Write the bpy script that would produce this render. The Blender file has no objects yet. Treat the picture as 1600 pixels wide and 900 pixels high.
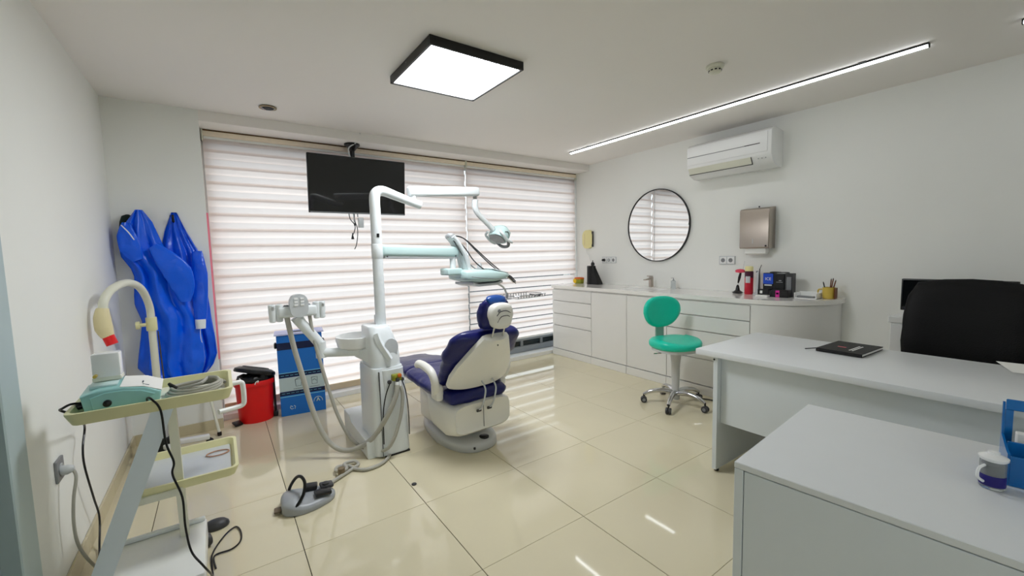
import bpy, bmesh, math, random
from mathutils import Vector, Matrix, Euler
random.seed(7)
PI = math.pi
SC = bpy.context.scene
COL = SC.collection

# ---------------------------------------------------------------- camera
def cam_setup():
    f, yaw, pitch, roll = 652.7584, 0.611769, -0.0831826, -0.0243809
    loc = (-0.23973753, -2.0668729, 1.3463313)
    F = Vector((math.sin(yaw)*math.cos(pitch), math.cos(yaw)*math.cos(pitch), math.sin(pitch)))
    R = Vector((math.cos(yaw), -math.sin(yaw), 0)); U = R.cross(F)
    R2 = R*math.cos(roll)+U*math.sin(roll); U2 = -R*math.sin(roll)+U*math.cos(roll)
    cd = bpy.data.cameras.new('camera'); co = bpy.data.objects.new('camera', cd); COL.objects.link(co)
    cd.sensor_width = 36; cd.lens = f/1600*36; cd.clip_start = 0.02; cd.clip_end = 200
    M = Matrix((R2, U2, -F)).transposed().to_4x4(); M.translation = loc
    co.matrix_world = M
    SC.camera = co
cam_setup()

# ---------------------------------------------------------------- sky, exposure
WORLD_STRENGTH = 2.25
PANEL_EMIT = 30.0
LINE_EMIT = 11.0
w = bpy.data.worlds.new('overcast_sky'); SC.world = w; w.use_nodes = True
wn = w.node_tree.nodes; wl = w.node_tree.links
bg = wn['Background']; bg.inputs[0].default_value = (0.88, 0.94, 1.0, 1); bg.inputs[1].default_value = WORLD_STRENGTH
SC.view_settings.view_transform = 'Standard'; SC.view_settings.look = 'None'
SC.view_settings.exposure = 0.2; SC.view_settings.gamma = 1.0; SC.view_settings.use_curve_mapping = False
try:
    SC.cycles.use_denoising = True; SC.cycles.max_bounces = 10; SC.cycles.diffuse_bounces = 6
    SC.cycles.transparent_max_bounces = 12; SC.cycles.sample_clamp_indirect = 6.0
    SC.cycles.caustics_reflective = False; SC.cycles.caustics_refractive = False
except Exception:
    pass

# ---------------------------------------------------------------- materials
def lin(c):
    return tuple((x/12.92 if x <= .04045 else ((x+.055)/1.055)**2.4) for x in [v/255 for v in c])
MATS = {}
def mat(name, rgb, rough=.5, metal=0., var=.04, scale=30., bump=0., bscale=120., coat=0., trans=0., alpha=1., ior=1.45, spec=.5, stretch=None, rvar=.0):
    """principled material with a procedural tint, roughness and relief"""
    if name in MATS: return MATS[name]
    m = bpy.data.materials.new(name); m.use_nodes = True; nt = m.node_tree; N = nt.nodes; L = nt.links
    b = N['Principled BSDF']; c = lin(rgb)
    tc = N.new('ShaderNodeTexCoord'); mp = N.new('ShaderNodeMapping'); L.new(tc.outputs['Object'], mp.inputs[0])
    if stretch: mp.inputs['Scale'].default_value = stretch
    nz = N.new('ShaderNodeTexNoise'); nz.inputs['Scale'].default_value = scale; nz.inputs['Detail'].default_value = 4; L.new(mp.outputs[0], nz.inputs['Vector'])
    mx = N.new('ShaderNodeMix'); mx.data_type = 'RGBA'
    mx.inputs[6].default_value = (*[max(0, x*(1-var)) for x in c], 1); mx.inputs[7].default_value = (*[min(1, x*(1+var)) for x in c], 1)
    L.new(nz.outputs['Fac'], mx.inputs[0]); L.new(mx.outputs[2], b.inputs['Base Color'])
    b.inputs['Roughness'].default_value = rough; b.inputs['Metallic'].default_value = metal
    b.inputs['Coat Weight'].default_value = coat; b.inputs['Transmission Weight'].default_value = trans
    b.inputs['Alpha'].default_value = alpha; b.inputs['IOR'].default_value = ior; b.inputs['Specular IOR Level'].default_value = spec
    if rvar:
        mr = N.new('ShaderNodeMapRange'); mr.inputs['To Min'].default_value = max(0, rough-rvar); mr.inputs['To Max'].default_value = rough+rvar
        L.new(nz.outputs['Fac'], mr.inputs['Value']); L.new(mr.outputs['Result'], b.inputs['Roughness'])
    if bump:
        n2 = N.new('ShaderNodeTexNoise'); n2.inputs['Scale'].default_value = bscale; n2.inputs['Detail'].default_value = 3; L.new(mp.outputs[0], n2.inputs['Vector'])
        bp = N.new('ShaderNodeBump'); bp.inputs['Strength'].default_value = bump; bp.inputs['Distance'].default_value = .01
        L.new(n2.outputs['Fac'], bp.inputs['Height']); L.new(bp.outputs['Normal'], b.inputs['Normal'])
    MATS[name] = m; return m
def emit(name, rgb, strength):
    if name in MATS: return MATS[name]
    m = bpy.data.materials.new(name); m.use_nodes = True; N = m.node_tree.nodes; L = m.node_tree.links
    b = N['Principled BSDF']; b.inputs['Base Color'].default_value = (.9, .9, .9, 1)
    b.inputs['Emission Color'].default_value = (*lin(rgb), 1); b.inputs['Emission Strength'].default_value = strength
    MATS[name] = m; return m
def fabric(name, rgb, tr):
    """thin blind cloth: part of the daylight passes through it"""
    m = bpy.data.materials.new(name); m.use_nodes = True; N = m.node_tree.nodes; L = m.node_tree.links
    N.remove(N['Principled BSDF']); out = N['Material Output']
    tc = N.new('ShaderNodeTexCoord'); wv = N.new('ShaderNodeTexNoise'); wv.inputs['Scale'].default_value = 9; L.new(tc.outputs['Object'], wv.inputs['Vector'])
    c = lin(rgb); mx = N.new('ShaderNodeMix'); mx.data_type = 'RGBA'
    mx.inputs[6].default_value = (*[x*.96 for x in c], 1); mx.inputs[7].default_value = (*[min(1, x*1.03) for x in c], 1)
    L.new(wv.outputs['Fac'], mx.inputs[0])
    d = N.new('ShaderNodeBsdfDiffuse'); t = N.new('ShaderNodeBsdfTranslucent'); s = N.new('ShaderNodeMixShader'); s.inputs[0].default_value = tr
    L.new(mx.outputs[2], d.inputs[0]); L.new(mx.outputs[2], t.inputs[0]); L.new(d.outputs[0], s.inputs[1]); L.new(t.outputs[0], s.inputs[2]); L.new(s.outputs[0], out.inputs[0])
    MATS[name] = m; return m

def pane_glass(name):
    m = bpy.data.materials.new(name); m.use_nodes = True; N = m.node_tree.nodes; L = m.node_tree.links
    N.remove(N['Principled BSDF']); out = N['Material Output']
    t = N.new('ShaderNodeBsdfTransparent'); g = N.new('ShaderNodeBsdfGlossy'); g.inputs['Roughness'].default_value = .02
    t.inputs[0].default_value = (.94, .96, .96, 1);     s = N.new('ShaderNodeMixShader'); s.inputs[0].default_value = .05; L.new(t.outputs[0], s.inputs[1]); L.new(g.outputs[0], s.inputs[2]); L.new(s.outputs[0], out.inputs[0])
    return m
M_wall = mat('wall_paint', (237, 238, 234), .7, var=.015, scale=3, bump=.04, bscale=400)
M_ceil = mat('ceiling_paint', (240, 236, 232), .8, var=.012, scale=2, bump=.03, bscale=300)
M_white = mat('white_lacquer', (236, 237, 236), .25, var=.012, scale=8)
M_cab = mat('cabinet_white', (228, 227, 224), .3, var=.012, scale=6)
M_desk = mat('desk_laminate', (218, 221, 222), .32, var=.015, scale=14, bump=.02, bscale=200)
M_deskside = mat('desk_side_laminate', (214, 220, 223), .38, var=.015, scale=14)
M_top = mat('counter_stone', (236, 234, 230), .12, var=.02, scale=40, coat=.3)
M_black = mat('black_plastic', (16, 16, 17), .35, var=.1)
M_blackmatte = mat('black_matte', (12, 12, 13), .6, var=.15, bump=.1, bscale=300)
M_screen = mat('screen_glass', (4, 4, 6), .08, var=.1, scale=2, coat=.6)
M_chrome = mat('chrome', (200, 200, 202), .12, 1., var=.03)
M_steel = mat('brushed_steel', (176, 166, 156), .3, 1., var=.06, scale=8, stretch=(1, 1, 40), bump=.03, bscale=60)
M_plastic = mat('unit_white_plastic', (224, 229, 230), .28, var=.015, scale=10)
M_plasticc = mat('chair_cream_plastic', (234, 232, 224), .3, var=.02, scale=7)
M_baseg = mat('chair_base_grey', (196, 197, 196), .35, var=.03, scale=12)
M_mint = mat('mint_plastic', (198, 224, 222), .3, var=.02, scale=10)
M_hose = mat('grey_hose', (172, 170, 160), .45, var=.05, scale=60)
M_navy = mat('navy_vinyl', (16, 22, 92), .32, var=.25, scale=9, bump=.35, bscale=22)
M_navylight = mat('blue_vinyl', (24, 70, 140), .3, var=.2, scale=9, bump=.3, bscale=22)
M_teal = mat('teal_vinyl', (12, 204, 174), .3, var=.06, scale=12, bump=.03, bscale=200)
M_strut = mat('grey_green_plastic', (150, 175, 165), .4, var=.03)
M_grey = mat('grey_plastic', (130, 132, 134), .4, var=.05)
M_dgrey = mat('dark_grey_plastic', (58, 58, 60), .45, var=.1)
M_lgrey = mat('light_grey_plastic', (196, 200, 202), .35, var=.03)
M_red = mat('red_plastic', (226, 16, 20), .3, var=.06, scale=8)
M_bag = mat('black_bag_film', (10, 10, 12), .28, var=.2, bump=.6, bscale=40)
M_gown = mat('blue_gown_film', (2, 94, 236), .26, var=.15, scale=6, bump=.4, bscale=20)
M_gown2 = mat('deep_blue_gown_film', (4, 86, 226), .28, var=.15, scale=6, bump=.4, bscale=20)
M_cuff = mat('white_knit', (232, 236, 240), .8, var=.04, bump=.2)
M_cream = mat('cream_tray_plastic', (224, 220, 172), .4, var=.03, scale=14)
M_creaml = mat('pale_cream_plastic', (222, 222, 206), .4, var=.03, scale=14)
M_post = mat('pale_blue_metal', (230, 240, 247), .35, var=.03, scale=14)
M_tealdev = mat('pale_teal_plastic', (152, 206, 204), .3, var=.03)
M_paper = mat('paper_white', (236, 236, 232), .8, var=.015)
M_blue = mat('box_blue', (18, 108, 196), .45, var=.05, scale=10)
M_navyprint = mat('box_navy', (8, 24, 66), .5, var=.1)
M_bandprint = mat('box_pale_band', (186, 204, 208), .5, var=.03)
M_cyanline = mat('box_cyan_line', (120, 196, 226), .5, var=.03)
M_lav = mat('box_lavender_flap', (196, 200, 236), .5, var=.03)
M_yellow = mat('yellow_plastic', (240, 196, 10), .35, var=.05)
M_yelbeige = mat('pale_yellow_plastic', (232, 222, 160), .4, var=.03)
M_orange = mat('orange_plastic', (214, 104, 30), .4, var=.06)
M_mustard = mat('mustard_ceramic', (206, 178, 78), .3, var=.05)
M_pink = mat('pink_plastic', (226, 70, 96), .35, var=.06)
M_magenta = mat('magenta_print', (214, 40, 150), .4, var=.06)
M_boxblue = mat('royal_blue_card', (22, 74, 196), .4, var=.05)
M_crimson = mat('crimson_tin', (196, 26, 50), .3, var=.06)
M_maroon = mat('dark_maroon_tin', (70, 18, 44), .3, var=.06)
M_glassblue = mat('blue_acrylic', (30, 130, 214), .12, var=.03, trans=.35)
M_clear = mat('clear_plastic', (236, 242, 244), .08, var=.01, trans=.8)
M_indigo = mat('indigo_print', (22, 12, 110), .4, var=.06)
M_leather = mat('black_leather', (4, 4, 5), .5, spec=.25, var=.2, scale=30, bump=.15, bscale=160)
M_tan = mat('tan_wood_rail', (206, 186, 152), .45, var=.08, scale=10, stretch=(1, 12, 12))
M_tan2 = mat('cream_head_rail', (244, 230, 208), .4, 0., var=.08)
M_skirt = mat('beige_skirting_tile', (200, 190, 160), .3, var=.05, scale=8)
M_grout = mat('dark_grout', (40, 34, 26), .8, var=.1)
M_mirror = mat('mirror_glass', (236, 238, 238), .01, 1., var=.005)
M_alu = mat('grey_window_profile', (150, 156, 162), .4, .4, var=.03)
M_winframe = mat('white_window_profile', (214, 216, 218), .4, var=.02)
M_darkglass = mat('dark_pane_glass', (20, 34, 40), .06, var=.05)
M_glass = pane_glass('clear_pane_glass')
M_asphalt = mat('outside_asphalt', (44, 46, 48), .9, var=.2, scale=3)
M_doordark = mat('dark_teal_door', (52, 66, 68), .45, var=.06)
M_casing = mat('pale_door_casing', (176, 194, 196), .45, var=.02)
M_wood = mat('brown_pencil_wood', (110, 62, 34), .5, var=.1)
M_pinklight = mat('painted_pink_light', (236, 130, 150), .45, var=.04)
M_holed = mat('dull_brass', (150, 132, 100), .35, .6, var=.1)
M_green = mat('green_brass', (150, 152, 50), .35, .4, var=.1)
M_ink = mat('dark_ink', (70, 84, 92), .6, var=.05)
M_panel = emit('panel_diffuser_glow', (246, 250, 255), PANEL_EMIT)
M_line = emit('line_diffuser_glow', (246, 250, 255), LINE_EMIT)
def tile_material():
    m = mat('polished_cream_tile', (214, 205, 176), .045, var=.05, scale=2.2, spec=.62)
    return m
M_tile = tile_material()
M_slatf = fabric('zebra_front_cloth', (255, 240, 232), .91)
M_slatb = fabric('zebra_back_cloth', (255, 241, 234), .95)

# ---------------------------------------------------------------- mesh helpers
def cr(pts, sub=6):
    """smooth curve through points"""
    P = [Vector(p) for p in pts]
    if len(P) < 3: return P
    out = []
    for i in range(len(P)-1):
        p0 = P[max(i-1, 0)]; p1 = P[i]; p2 = P[i+1]; p3 = P[min(i+2, len(P)-1)]
        for k in range(sub):
            t = k/sub
            out.append(.5*((2*p1)+(p2-p0)*t+(2*p0-5*p1+4*p2-p3)*t*t+(3*p1-p0-3*p2+p3)*t**3))
    out.append(P[-1]); return out
class MB:
    def __init__(s): s.bm = bmesh.new()
    def box(s, c, d, bevel=0, seg=2, rot=None):
        r = bmesh.ops.create_cube(s.bm, size=1); v = r['verts']
        bmesh.ops.scale(s.bm, vec=d, verts=v)
        if bevel:
            e = list({e for x in v for e in x.link_edges})
            rr = bmesh.ops.bevel(s.bm, geom=e, offset=min(bevel, min(d)*.49), segments=seg, profile=.5, affect='EDGES')
            v = list({x for x in rr['verts']} | {x for x in v if x.is_valid})
        if rot: bmesh.ops.rotate(s.bm, cent=(0, 0, 0), matrix=Euler(rot).to_matrix(), verts=v)
        bmesh.ops.translate(s.bm, vec=c, verts=v); return s
    def bx(s, x0, x1, y0, y1, z0, z1, bevel=0, seg=2):
        return s.box(((x0+x1)/2, (y0+y1)/2, (z0+z1)/2), (abs(x1-x0), abs(y1-y0), abs(z1-z0)), bevel, seg)
    def loft(s, rings, cap=True, closed=True):
        R = [[s.bm.verts.new(p) for p in r] for r in rings]; n = len(R[0])
        for a, b in zip(R, R[1:]):
            for i in range(n if closed else n-1):
                j = (i+1) % n
                try: s.bm.faces.new((a[i], a[j], b[j], b[i]))
                except ValueError: pass
        if cap and closed:
            for r in (R[0][::-1], R[-1]):
                try: s.bm.faces.new(r)
                except ValueError: pass
        return s
    def tube(s, pts, r, n=10, sub=6, smooth=True, cap=True):
        P = cr(pts, sub) if smooth else [Vector(p) for p in pts]
        m = len(P); rad = r if isinstance(r, (list, tuple)) else [r]*2
        def rr(t):
            x = t*(len(rad)-1); i = min(int(x), len(rad)-2); return rad[i]+(rad[i+1]-rad[i])*(x-i)
        T = []
        for i in range(m):
            d = P[min(i+1, m-1)]-P[max(i-1, 0)]
            T.append(d.normalized() if d.length > 1e-9 else Vector((0, 0, 1)))
        up = Vector((0, 0, 1)) if abs(T[0].z) < .9 else Vector((1, 0, 0))
        nrm = T[0].cross(up).normalized(); rings = []
        for i in range(m):
            nrm = (nrm-T[i]*nrm.dot(T[i])).normalized(); b = T[i].cross(nrm); q = rr(i/(m-1))
            rings.append([P[i]+(nrm*math.cos(2*PI*k/n)+b*math.sin(2*PI*k/n))*q for k in range(n)])
        return s.loft(rings, cap)
    def cyl(s, p0, p1, r0, r1=None, n=20):
        return s.tube([p0, p1], [r0, r0 if r1 is None else r1], n, smooth=False)
    def lathe(s, prof, c=(0, 0, 0), n=28, axis='Z', sx=1., sy=1., cap=True):
        rings = []
        for r, z in prof:
            ring = []
            for k in range(n):
                a = 2*PI*k/n; x, y = max(r, 1e-5)*math.cos(a)*sx, max(r, 1e-5)*math.sin(a)*sy
                v = {'Z': (x, y, z), 'X': (z, x, y), 'Y': (x, z, -y)}[axis]
                ring.append((v[0]+c[0], v[1]+c[1], v[2]+c[2]))
            rings.append(ring)
        return s.loft(rings, cap)
    def prism(s, poly, a0, a1, axis='Y', bevel=0, seg=2):
        """2-D outline pushed along an axis; Y: poly is (x,z); X: (y,z); Z: (x,y)"""
        def P(u, v, w): return {'Y': (u, w, v), 'X': (w, u, v), 'Z': (u, v, w)}[axis]
        A = [s.bm.verts.new(P(u, v, a0)) for u, v in poly]; B = [s.bm.verts.new(P(u, v, a1)) for u, v in poly]
        n = len(poly); F = [s.bm.faces.new(A), s.bm.faces.new(B[::-1])]
        for i in range(n): F.append(s.bm.faces.new((A[i], B[i], B[(i+1) % n], A[(i+1) % n])))
        if bevel:
            e = list({e for f in F[:2] for e in f.edges})
            bmesh.ops.bevel(s.bm, geom=e, offset=bevel, segments=seg, profile=.5, affect='EDGES')
        return s
    def cushion(s, path, wid, thk, n=28, ex=3.2, sub=5, round_ends=True):
        """padded slab along a (y,z) centre line; x is its width"""
        P = cr([Vector((0, y, z)) for y, z in path], sub); m = len(P); rings = []
        def at(a, t):
            x = t*(len(a)-1); i = min(int(x), len(a)-2); return a[i]+(a[i+1]-a[i])*(x-i)
        for i in range(m):
            d = (P[min(i+1, m-1)]-P[max(i-1, 0)]).normalized(); nr = Vector((0, -d.z, d.y)); t = i/(m-1)
            e = 1.
            if round_ends:
                k = min(i, m-1-i)/2.5; e = 1 if k >= 1 else .35+.65*math.sqrt(max(0, 1-(1-k)**2))
            w, h = at(wid, t)*(.82+.18*e), at(thk, t)*e; ring = []
            for k in range(n):
                a = 2*PI*k/n; ca, sa = math.cos(a), math.sin(a)
                x = math.copysign(abs(ca)**(2/ex), ca)*w; q = math.copysign(abs(sa)**(2/ex), sa)*h
                ring.append(P[i]+Vector((1, 0, 0))*x+nr*q)
            rings.append(ring)
        return s.loft(rings, True)
    def wrinkle(s, amp, f, seed=0):
        from mathutils import noise
        s.bm.normal_update()
        for v in s.bm.verts:
            v.co += v.normal*amp*noise.noise(v.co*f+Vector((seed, seed*.7, 0)))
        return s
    def build(s, name, m, parent=None, smooth=True, ang=.7, loc=None, rot=None):
        bmesh.ops.recalc_face_normals(s.bm, faces=s.bm.faces)
        s.bm.normal_update()
        for e in s.bm.edges:
            if len(e.link_faces) == 2 and e.calc_face_angle(0) > ang: e.smooth = False
        me = bpy.data.meshes.new(name); s.bm.to_mesh(me); s.bm.free()
        if smooth:
            for p in me.polygons: p.use_smooth = True
        me.materials.append(m)
        o = bpy.data.objects.new(name, me); COL.objects.link(o)
        if loc: o.location = loc
        if rot: o.rotation_euler = rot
        if parent: o.parent = parent
        return o
def tag(o, label=None, cat=None, group=None, kind=None):
    if label: o['label'] = label
    if cat: o['category'] = cat
    if group: o['group'] = group
    if kind: o['kind'] = kind
    return o
def thing(name, label, cat, loc=(0, 0, 0), rz=0, group=None):
    o = bpy.data.objects.new(name, None); COL.objects.link(o); o.location = loc; o.rotation_euler = (0, 0, rz)
    o.empty_display_size = .05
    return tag(o, label, cat, group)
def struct(o, label=None): return tag(o, label, kind='structure')
def dup(o, parent, loc=None, rot=None):
    c = o.copy(); COL.objects.link(c); c.parent = parent
    if loc is not None: c.location = loc
    if rot is not None: c.rotation_euler = rot
    return c
def superel(w, h, n=28, ex=4.):
    out = []
    for k in range(n):
        a = 2*PI*k/n; ca, sa = math.cos(a), math.sin(a)
        out.append((math.copysign(abs(ca)**(2/ex), ca)*w, math.copysign(abs(sa)**(2/ex), sa)*h))
    return out
def rrect(x0, x1, y0, y1, r, n=5):
    out = []
    for cx, cy, a0 in ((x1-r, y1-r, 0), (x0+r, y1-r, 90), (x0+r, y0+r, 180), (x1-r, y0+r, 270)):
        for k in range(n+1):
            a = math.radians(a0+90*k/n); out.append((cx+r*math.cos(a), cy+r*math.sin(a)))
    return out
def text(s, size, m, parent, loc, rot, name='lettering', depth=.0005):
    c = bpy.data.curves.new(name, 'FONT'); c.body = s; c.size = size; c.align_x = 'CENTER'; c.align_y = 'CENTER'; c.extrude = depth
    c.materials.append(m); t = bpy.data.objects.new(name, c); COL.objects.link(t)
    bpy.context.view_layer.update()
    me = bpy.data.meshes.new_from_object(t.evaluated_get(bpy.context.evaluated_depsgraph_get())); bpy.data.objects.remove(t)
    o = bpy.data.objects.new(name, me); COL.objects.link(o); o.location = loc; o.rotation_euler = rot; o.parent = parent
    return o
# ================================================================ ROOM SHELL
XL, XR, YB, YW, YF, ZC, XP = -.83, 3.89, 1.97, 2.23, -3.4, 2.49, -.285
# floor: recessed grout bed and one tile per 60 cm cell
fl = struct(MB().bx(XL-.1, XR+.1, YF-.1, 2.5, -.12, -.004).build('floor', M_grout, smooth=False), 'polished cream tile floor with thin dark joints')
tile_cache = {}
for i in range(-2, 7):
    for j in range(-6, 4):
        x0, x1 = max(i*.6, XL), min((i+1)*.6, XR); y0, y1 = max(j*.6, YF), min((j+1)*.6, 2.135)
        if x1-x0 < .03 or y1-y0 < .03: continue
        key = (round(x1-x0, 3), round(y1-y0, 3)); g = .0016; gx = .0008
        if key not in tile_cache:
            b = MB().box((0, 0, -.006), (key[0]-2*g, key[1]-2*gx, .012), .001, 1)
            o = b.build('tile', M_tile, fl, smooth=False, loc=((x0+x1)/2, (y0+y1)/2, 0)); tile_cache[key] = o
        else:
            dup(tile_cache[key], fl, ((x0+x1)/2, (y0+y1)/2, 0))
# ceiling with a hole for the missing downlight
def ceiling():
    bm = MB(); hx, hy, hr = .15, 1.64, .05
    n = 24; ring = [(hx+hr*math.cos(2*PI*k/n+PI/4), hy+hr*math.sin(2*PI*k/n+PI/4)) for k in range(n)]
    X0, X1, Y0, Y1 = XL-.1, XR+.1, YF-.1, 2.5
    def sq(a, q=.12):
        c, s_ = math.cos(a), math.sin(a); m = max(abs(c), abs(s_)); return (hx+q*c/m, hy+q*s_/m)
    outer = [sq(2*PI*k/n+PI/4) for k in range(n)]
    v = lambda p, z: (p[0], p[1], z)
    bm.loft([[v(p, ZC+.1) for p in ring], [v(p, ZC) for p in ring], [v(p, ZC) for p in outer]], cap=False)
    q = .12
    for (a, b, c, d) in ((X0, X1, Y0, hy-q), (X0, X1, hy+q, Y1), (X0, hx-q, hy-q, hy+q), (hx+q, X1, hy-q, hy+q)):
        bm.bx(a, b, c, d, ZC, ZC+.1)
    bm.bx(X0, X1, Y0, Y1, ZC+.1, ZC+.14)
    return bm.build('ceiling', M_ceil, smooth=False)
struct(ceiling(), 'flat white ceiling')
struct(MB().bx(XL-.12, XL, -.12, 2.5, 0, ZC).bx(XL-.12, XL, YF, -1.05, 0, ZC).bx(XL-.12, XL, -1.05, -.12, 2.08, ZC).build('wall_left', M_wall, smooth=False), 'plain white wall beside the trolley')
struct(MB().bx(XR, XR+.12, YF, 2.5, 0, ZC).build('wall_right', M_wall, smooth=False), 'plain white wall above the counter')
struct(MB().bx(XL-.1, -.6, YF-.12, YF, 0, ZC).bx(1.0, XR+.1, YF-.12, YF, 0, ZC).bx(-.6, 1.0, YF-.12, YF, 0, .9).bx(-.6, 1.0, YF-.12, YF, 2.2, ZC).build('wall_front', M_wall, smooth=False), 'plain white wall behind the desks')
struct(MB().bx(XL, XP, YB, 2.5, 0, ZC).build('wall_pillar', M_wall, smooth=False), 'white pillar beside the window where gowns hang')
struct(MB().bx(XP, XR, YB, 2.5, 2.41, ZC).bx(XP, XR, 2.30, 2.5, 2.37, 2.41).build('wall_window_beam', M_ceil, smooth=False), 'white beam above the blinds')
struct(MB().bx(XP, XR, 2.135, 2.5, -.02, .048, .004, 1).build('trim_1', M_white, smooth=False), 'low white window ledge at the floor')
# window light on the pillar's side, painted as a thin pink strip
struct(MB().bx(XP, XP+.012, 2.02, 2.2, .55, 1.72).build('pillar_light_strip', M_pinklight, smooth=False), 'pink window light painted on the pillar edge')
# skirting tiles
bb = struct(MB().bx(XL, XL+.006, -.0, YB, 0, .078).build('baseboard_left', M_grout, smooth=False), 'beige tile skirting along the left wall')
for k in range(4):
    y0 = .0+k*.6; y1 = min(y0+.6, YB)-.003
    if y1-y0 > .05: MB().bx(XL+.001, XL+.012, y0, y1, 0, .08, .001, 1).build('tile', M_skirt, bb, smooth=False)
bb = struct(MB().bx(XL, XP, YB-.006, YB, 0, .078).build('baseboard_pillar', M_grout, smooth=False), 'beige tile skirting on the pillar')
MB().bx(XL+.012, XP, YB-.012, YB-.001, 0, .08, .001, 1).build('tile', M_skirt, bb, smooth=False)
# door at the left edge
d = struct(MB().bx(XL-.03, XL+.02, -.135, .01, 0, 2.2, .004, 1).bx(XL-.03, XL+.02, -1.12, -1.0, 0, 2.2, .004, 1).bx(XL-.03, XL+.02, -1.12, .01, 2.08, 2.22, .004, 1).build('door_1', M_casing, smooth=False), 'pale blue-grey door casing at the left edge')
MB().bx(XL-.085, XL-.04, -1.0, -.135, .005, 2.08, .003, 1).build('door_leaf', M_doordark, d, smooth=False)
hd = MB().lathe([(.025, 0), (.025, .008), (.01, .012), (.01, .045)], (XL-.04, -.2, 1.0), 20, 'X').tube([(XL+.0, -.2, 1.0), (XL+.005, -.26, 1.0), (XL+.005, -.32, 1.0)], .009, 10).build('door_handle', M_chrome, d)
# window: grey profile, panes, daylight behind the blinds
wf = MB()
for x0, x1 in ((XP, XP+.05), (2.12, 2.18), (XR-.05, XR)): wf.bx(x0, x1, 2.30, 2.36, .05, 2.39)
wf.bx(XP, XR, 2.30, 2.36, 2.33, 2.39)
wn_ = struct(wf.build('window_1', M_winframe, smooth=False), 'full-width window behind striped blinds')
MB().bx(XP+.05, 2.12, 2.30, 2.36, .05, .10, .003, 1).build('bottom_rail', M_winframe, wn_, smooth=False)
MB().bx(2.18, XR-.05, 2.285, 2.36, .05, .125, .003, 1).build('bottom_rail', M_alu, wn_, smooth=False)
MB().bx(2.18, XR-.05, 2.295, 2.35, .195, .225, .003, 1).build('transom', M_alu, wn_, smooth=False)
for x in (2.6, 2.96, 3.29, 3.62): MB().bx(x-.02, x+.02, 2.295, 2.35, .12, .2, .003, 1).build('mullion', M_alu, wn_, smooth=False)
for a, b in ((2.18, 2.58), (2.62, 2.94), (2.98, 3.27), (3.31, 3.6), (3.64, XR-.05)):
    MB().bx(a, b, 2.32, 2.328, .125, .195).build('pane', M_darkglass, wn_, smooth=False)
MB().bx(XP+.05, 2.12, 2.328, 2.331, .10, 2.33).build('pane', M_glass, wn_, smooth=False)
MB().bx(2.18, XR-.05, 2.328, 2.331, .225, 2.33).build('pane', M_glass, wn_, smooth=False)
struct(MB().bx(-30, 40, -60, 60, -.5, -.4).build('ground_outside', M_asphalt, smooth=False), 'dark ground outside the window')

w2 = MB()
for a, b, c, d_ in ((-.6, -.55, .9, 2.2), (.95, 1.0, .9, 2.2), (.18, .22, .95, 2.15), (-.55, .95, .9, .95), (-.55, .95, 2.15, 2.2)): w2.bx(a, b, YF-.09, YF-.03, c, d_)
w2 = struct(w2.build('window_2', M_winframe, smooth=False), 'plain window in the wall behind the camera')
for a, b in ((-.55, .18), (.22, .95)): MB().bx(a, b, YF-.062, YF-.058, .95, 2.15).build('pane', M_glass, w2, smooth=False)
# ---------------------------------------------------------------- zebra roller blinds
def blind(label, x0, x1, zb, close_low, rail_m, per=.1295, zt=2.372):
    r = thing('roller_blind', label, 'blind', ((x0+x1)/2, YW, zb), 0, 'striped blinds over the window')
    w_ = (x1-x0)/2; H = zt-zb
    MB().bx(-w_, w_, -.028, .045, H-.012, H+.036, .006, 2).build('head_rail', M_tan2, r)
    MB().bx(-w_, w_, -.030, -.0265, H+.026, H+.0365, .001, 1).build('dark_rail_lip', mat('rail_brown', (96, 66, 36), .5), r, smooth=False)
    MB().cyl((-w_+.01, .01, H-.018), (w_-.01, .01, H-.018), .019, n=14).build('roller', M_white, r)
    for s_ in (-1, 1): MB().bx(s_*w_-.006, s_*w_+.006, -.034, .05, H-.045, H+.04, .004, 1).build('end_cap', M_creaml, r)
    MB().bx(-w_+.004, w_-.004, -.012, .016, 0, .062 if rail_m is M_tan else .022, .008, 3).build('bottom_rail', rail_m, r)
    z = .055 if rail_m is M_tan else .018; cache = {}
    def slat(h, y, zc, m, bow):
        key = (round(h, 4), m.name, bow)
        if key not in cache:
            n = 4; rings = [[(sx*(w_-.002), -bow*math.sin(PI*k/n), -h/2+h*k/n) for sx in (-1, 1)] for k in range(n+1)]
            cache[key] = MB().loft(rings, cap=False, closed=False).build('slat', m, r, loc=(0, y, zc))
        else: dup(cache[key], r, (0, y, zc))
    k = 0
    while z < H-.02:
        gap = .0 if (close_low or k > 5) else .015
        hf = .080; hb = per-hf+.028 if not gap else per-hf+.018-gap
        zf = z+hf/2; top = min(zf+hf/2, H-.005)
        slat(top-(zf-hf/2), 0, (top+zf-hf/2)/2, M_slatf, .002)
        b0 = z+hf-.022 if not gap else z+hf-.018; b1 = min(b0+hb, H-.005)
        if b1-b0 > .02: slat(b1-b0, .010, (b0+b1)/2, M_slatb, .0015)
        z += per; k += 1
    # bead chain loop
    MB().tube([(w_-.02, -.036, H-.02), (w_-.02, -.036, H*.5), (w_-.02, -.036, H*.38), (w_-.012, -.036, H*.36), (w_-.006, -.036, H*.38), (w_-.006, -.036, H-.02)], .0022, 6, 3).build('bead_chain', M_lgrey, r)
    return r
blind('wide striped translucent blind from the pillar, behind the screen', XP+.012, 2.149, .053, True, M_tan)
blind('narrower striped blind ending above a dark window pane beside the counter', 2.161, XR-.012, .245, False, M_white)
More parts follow.
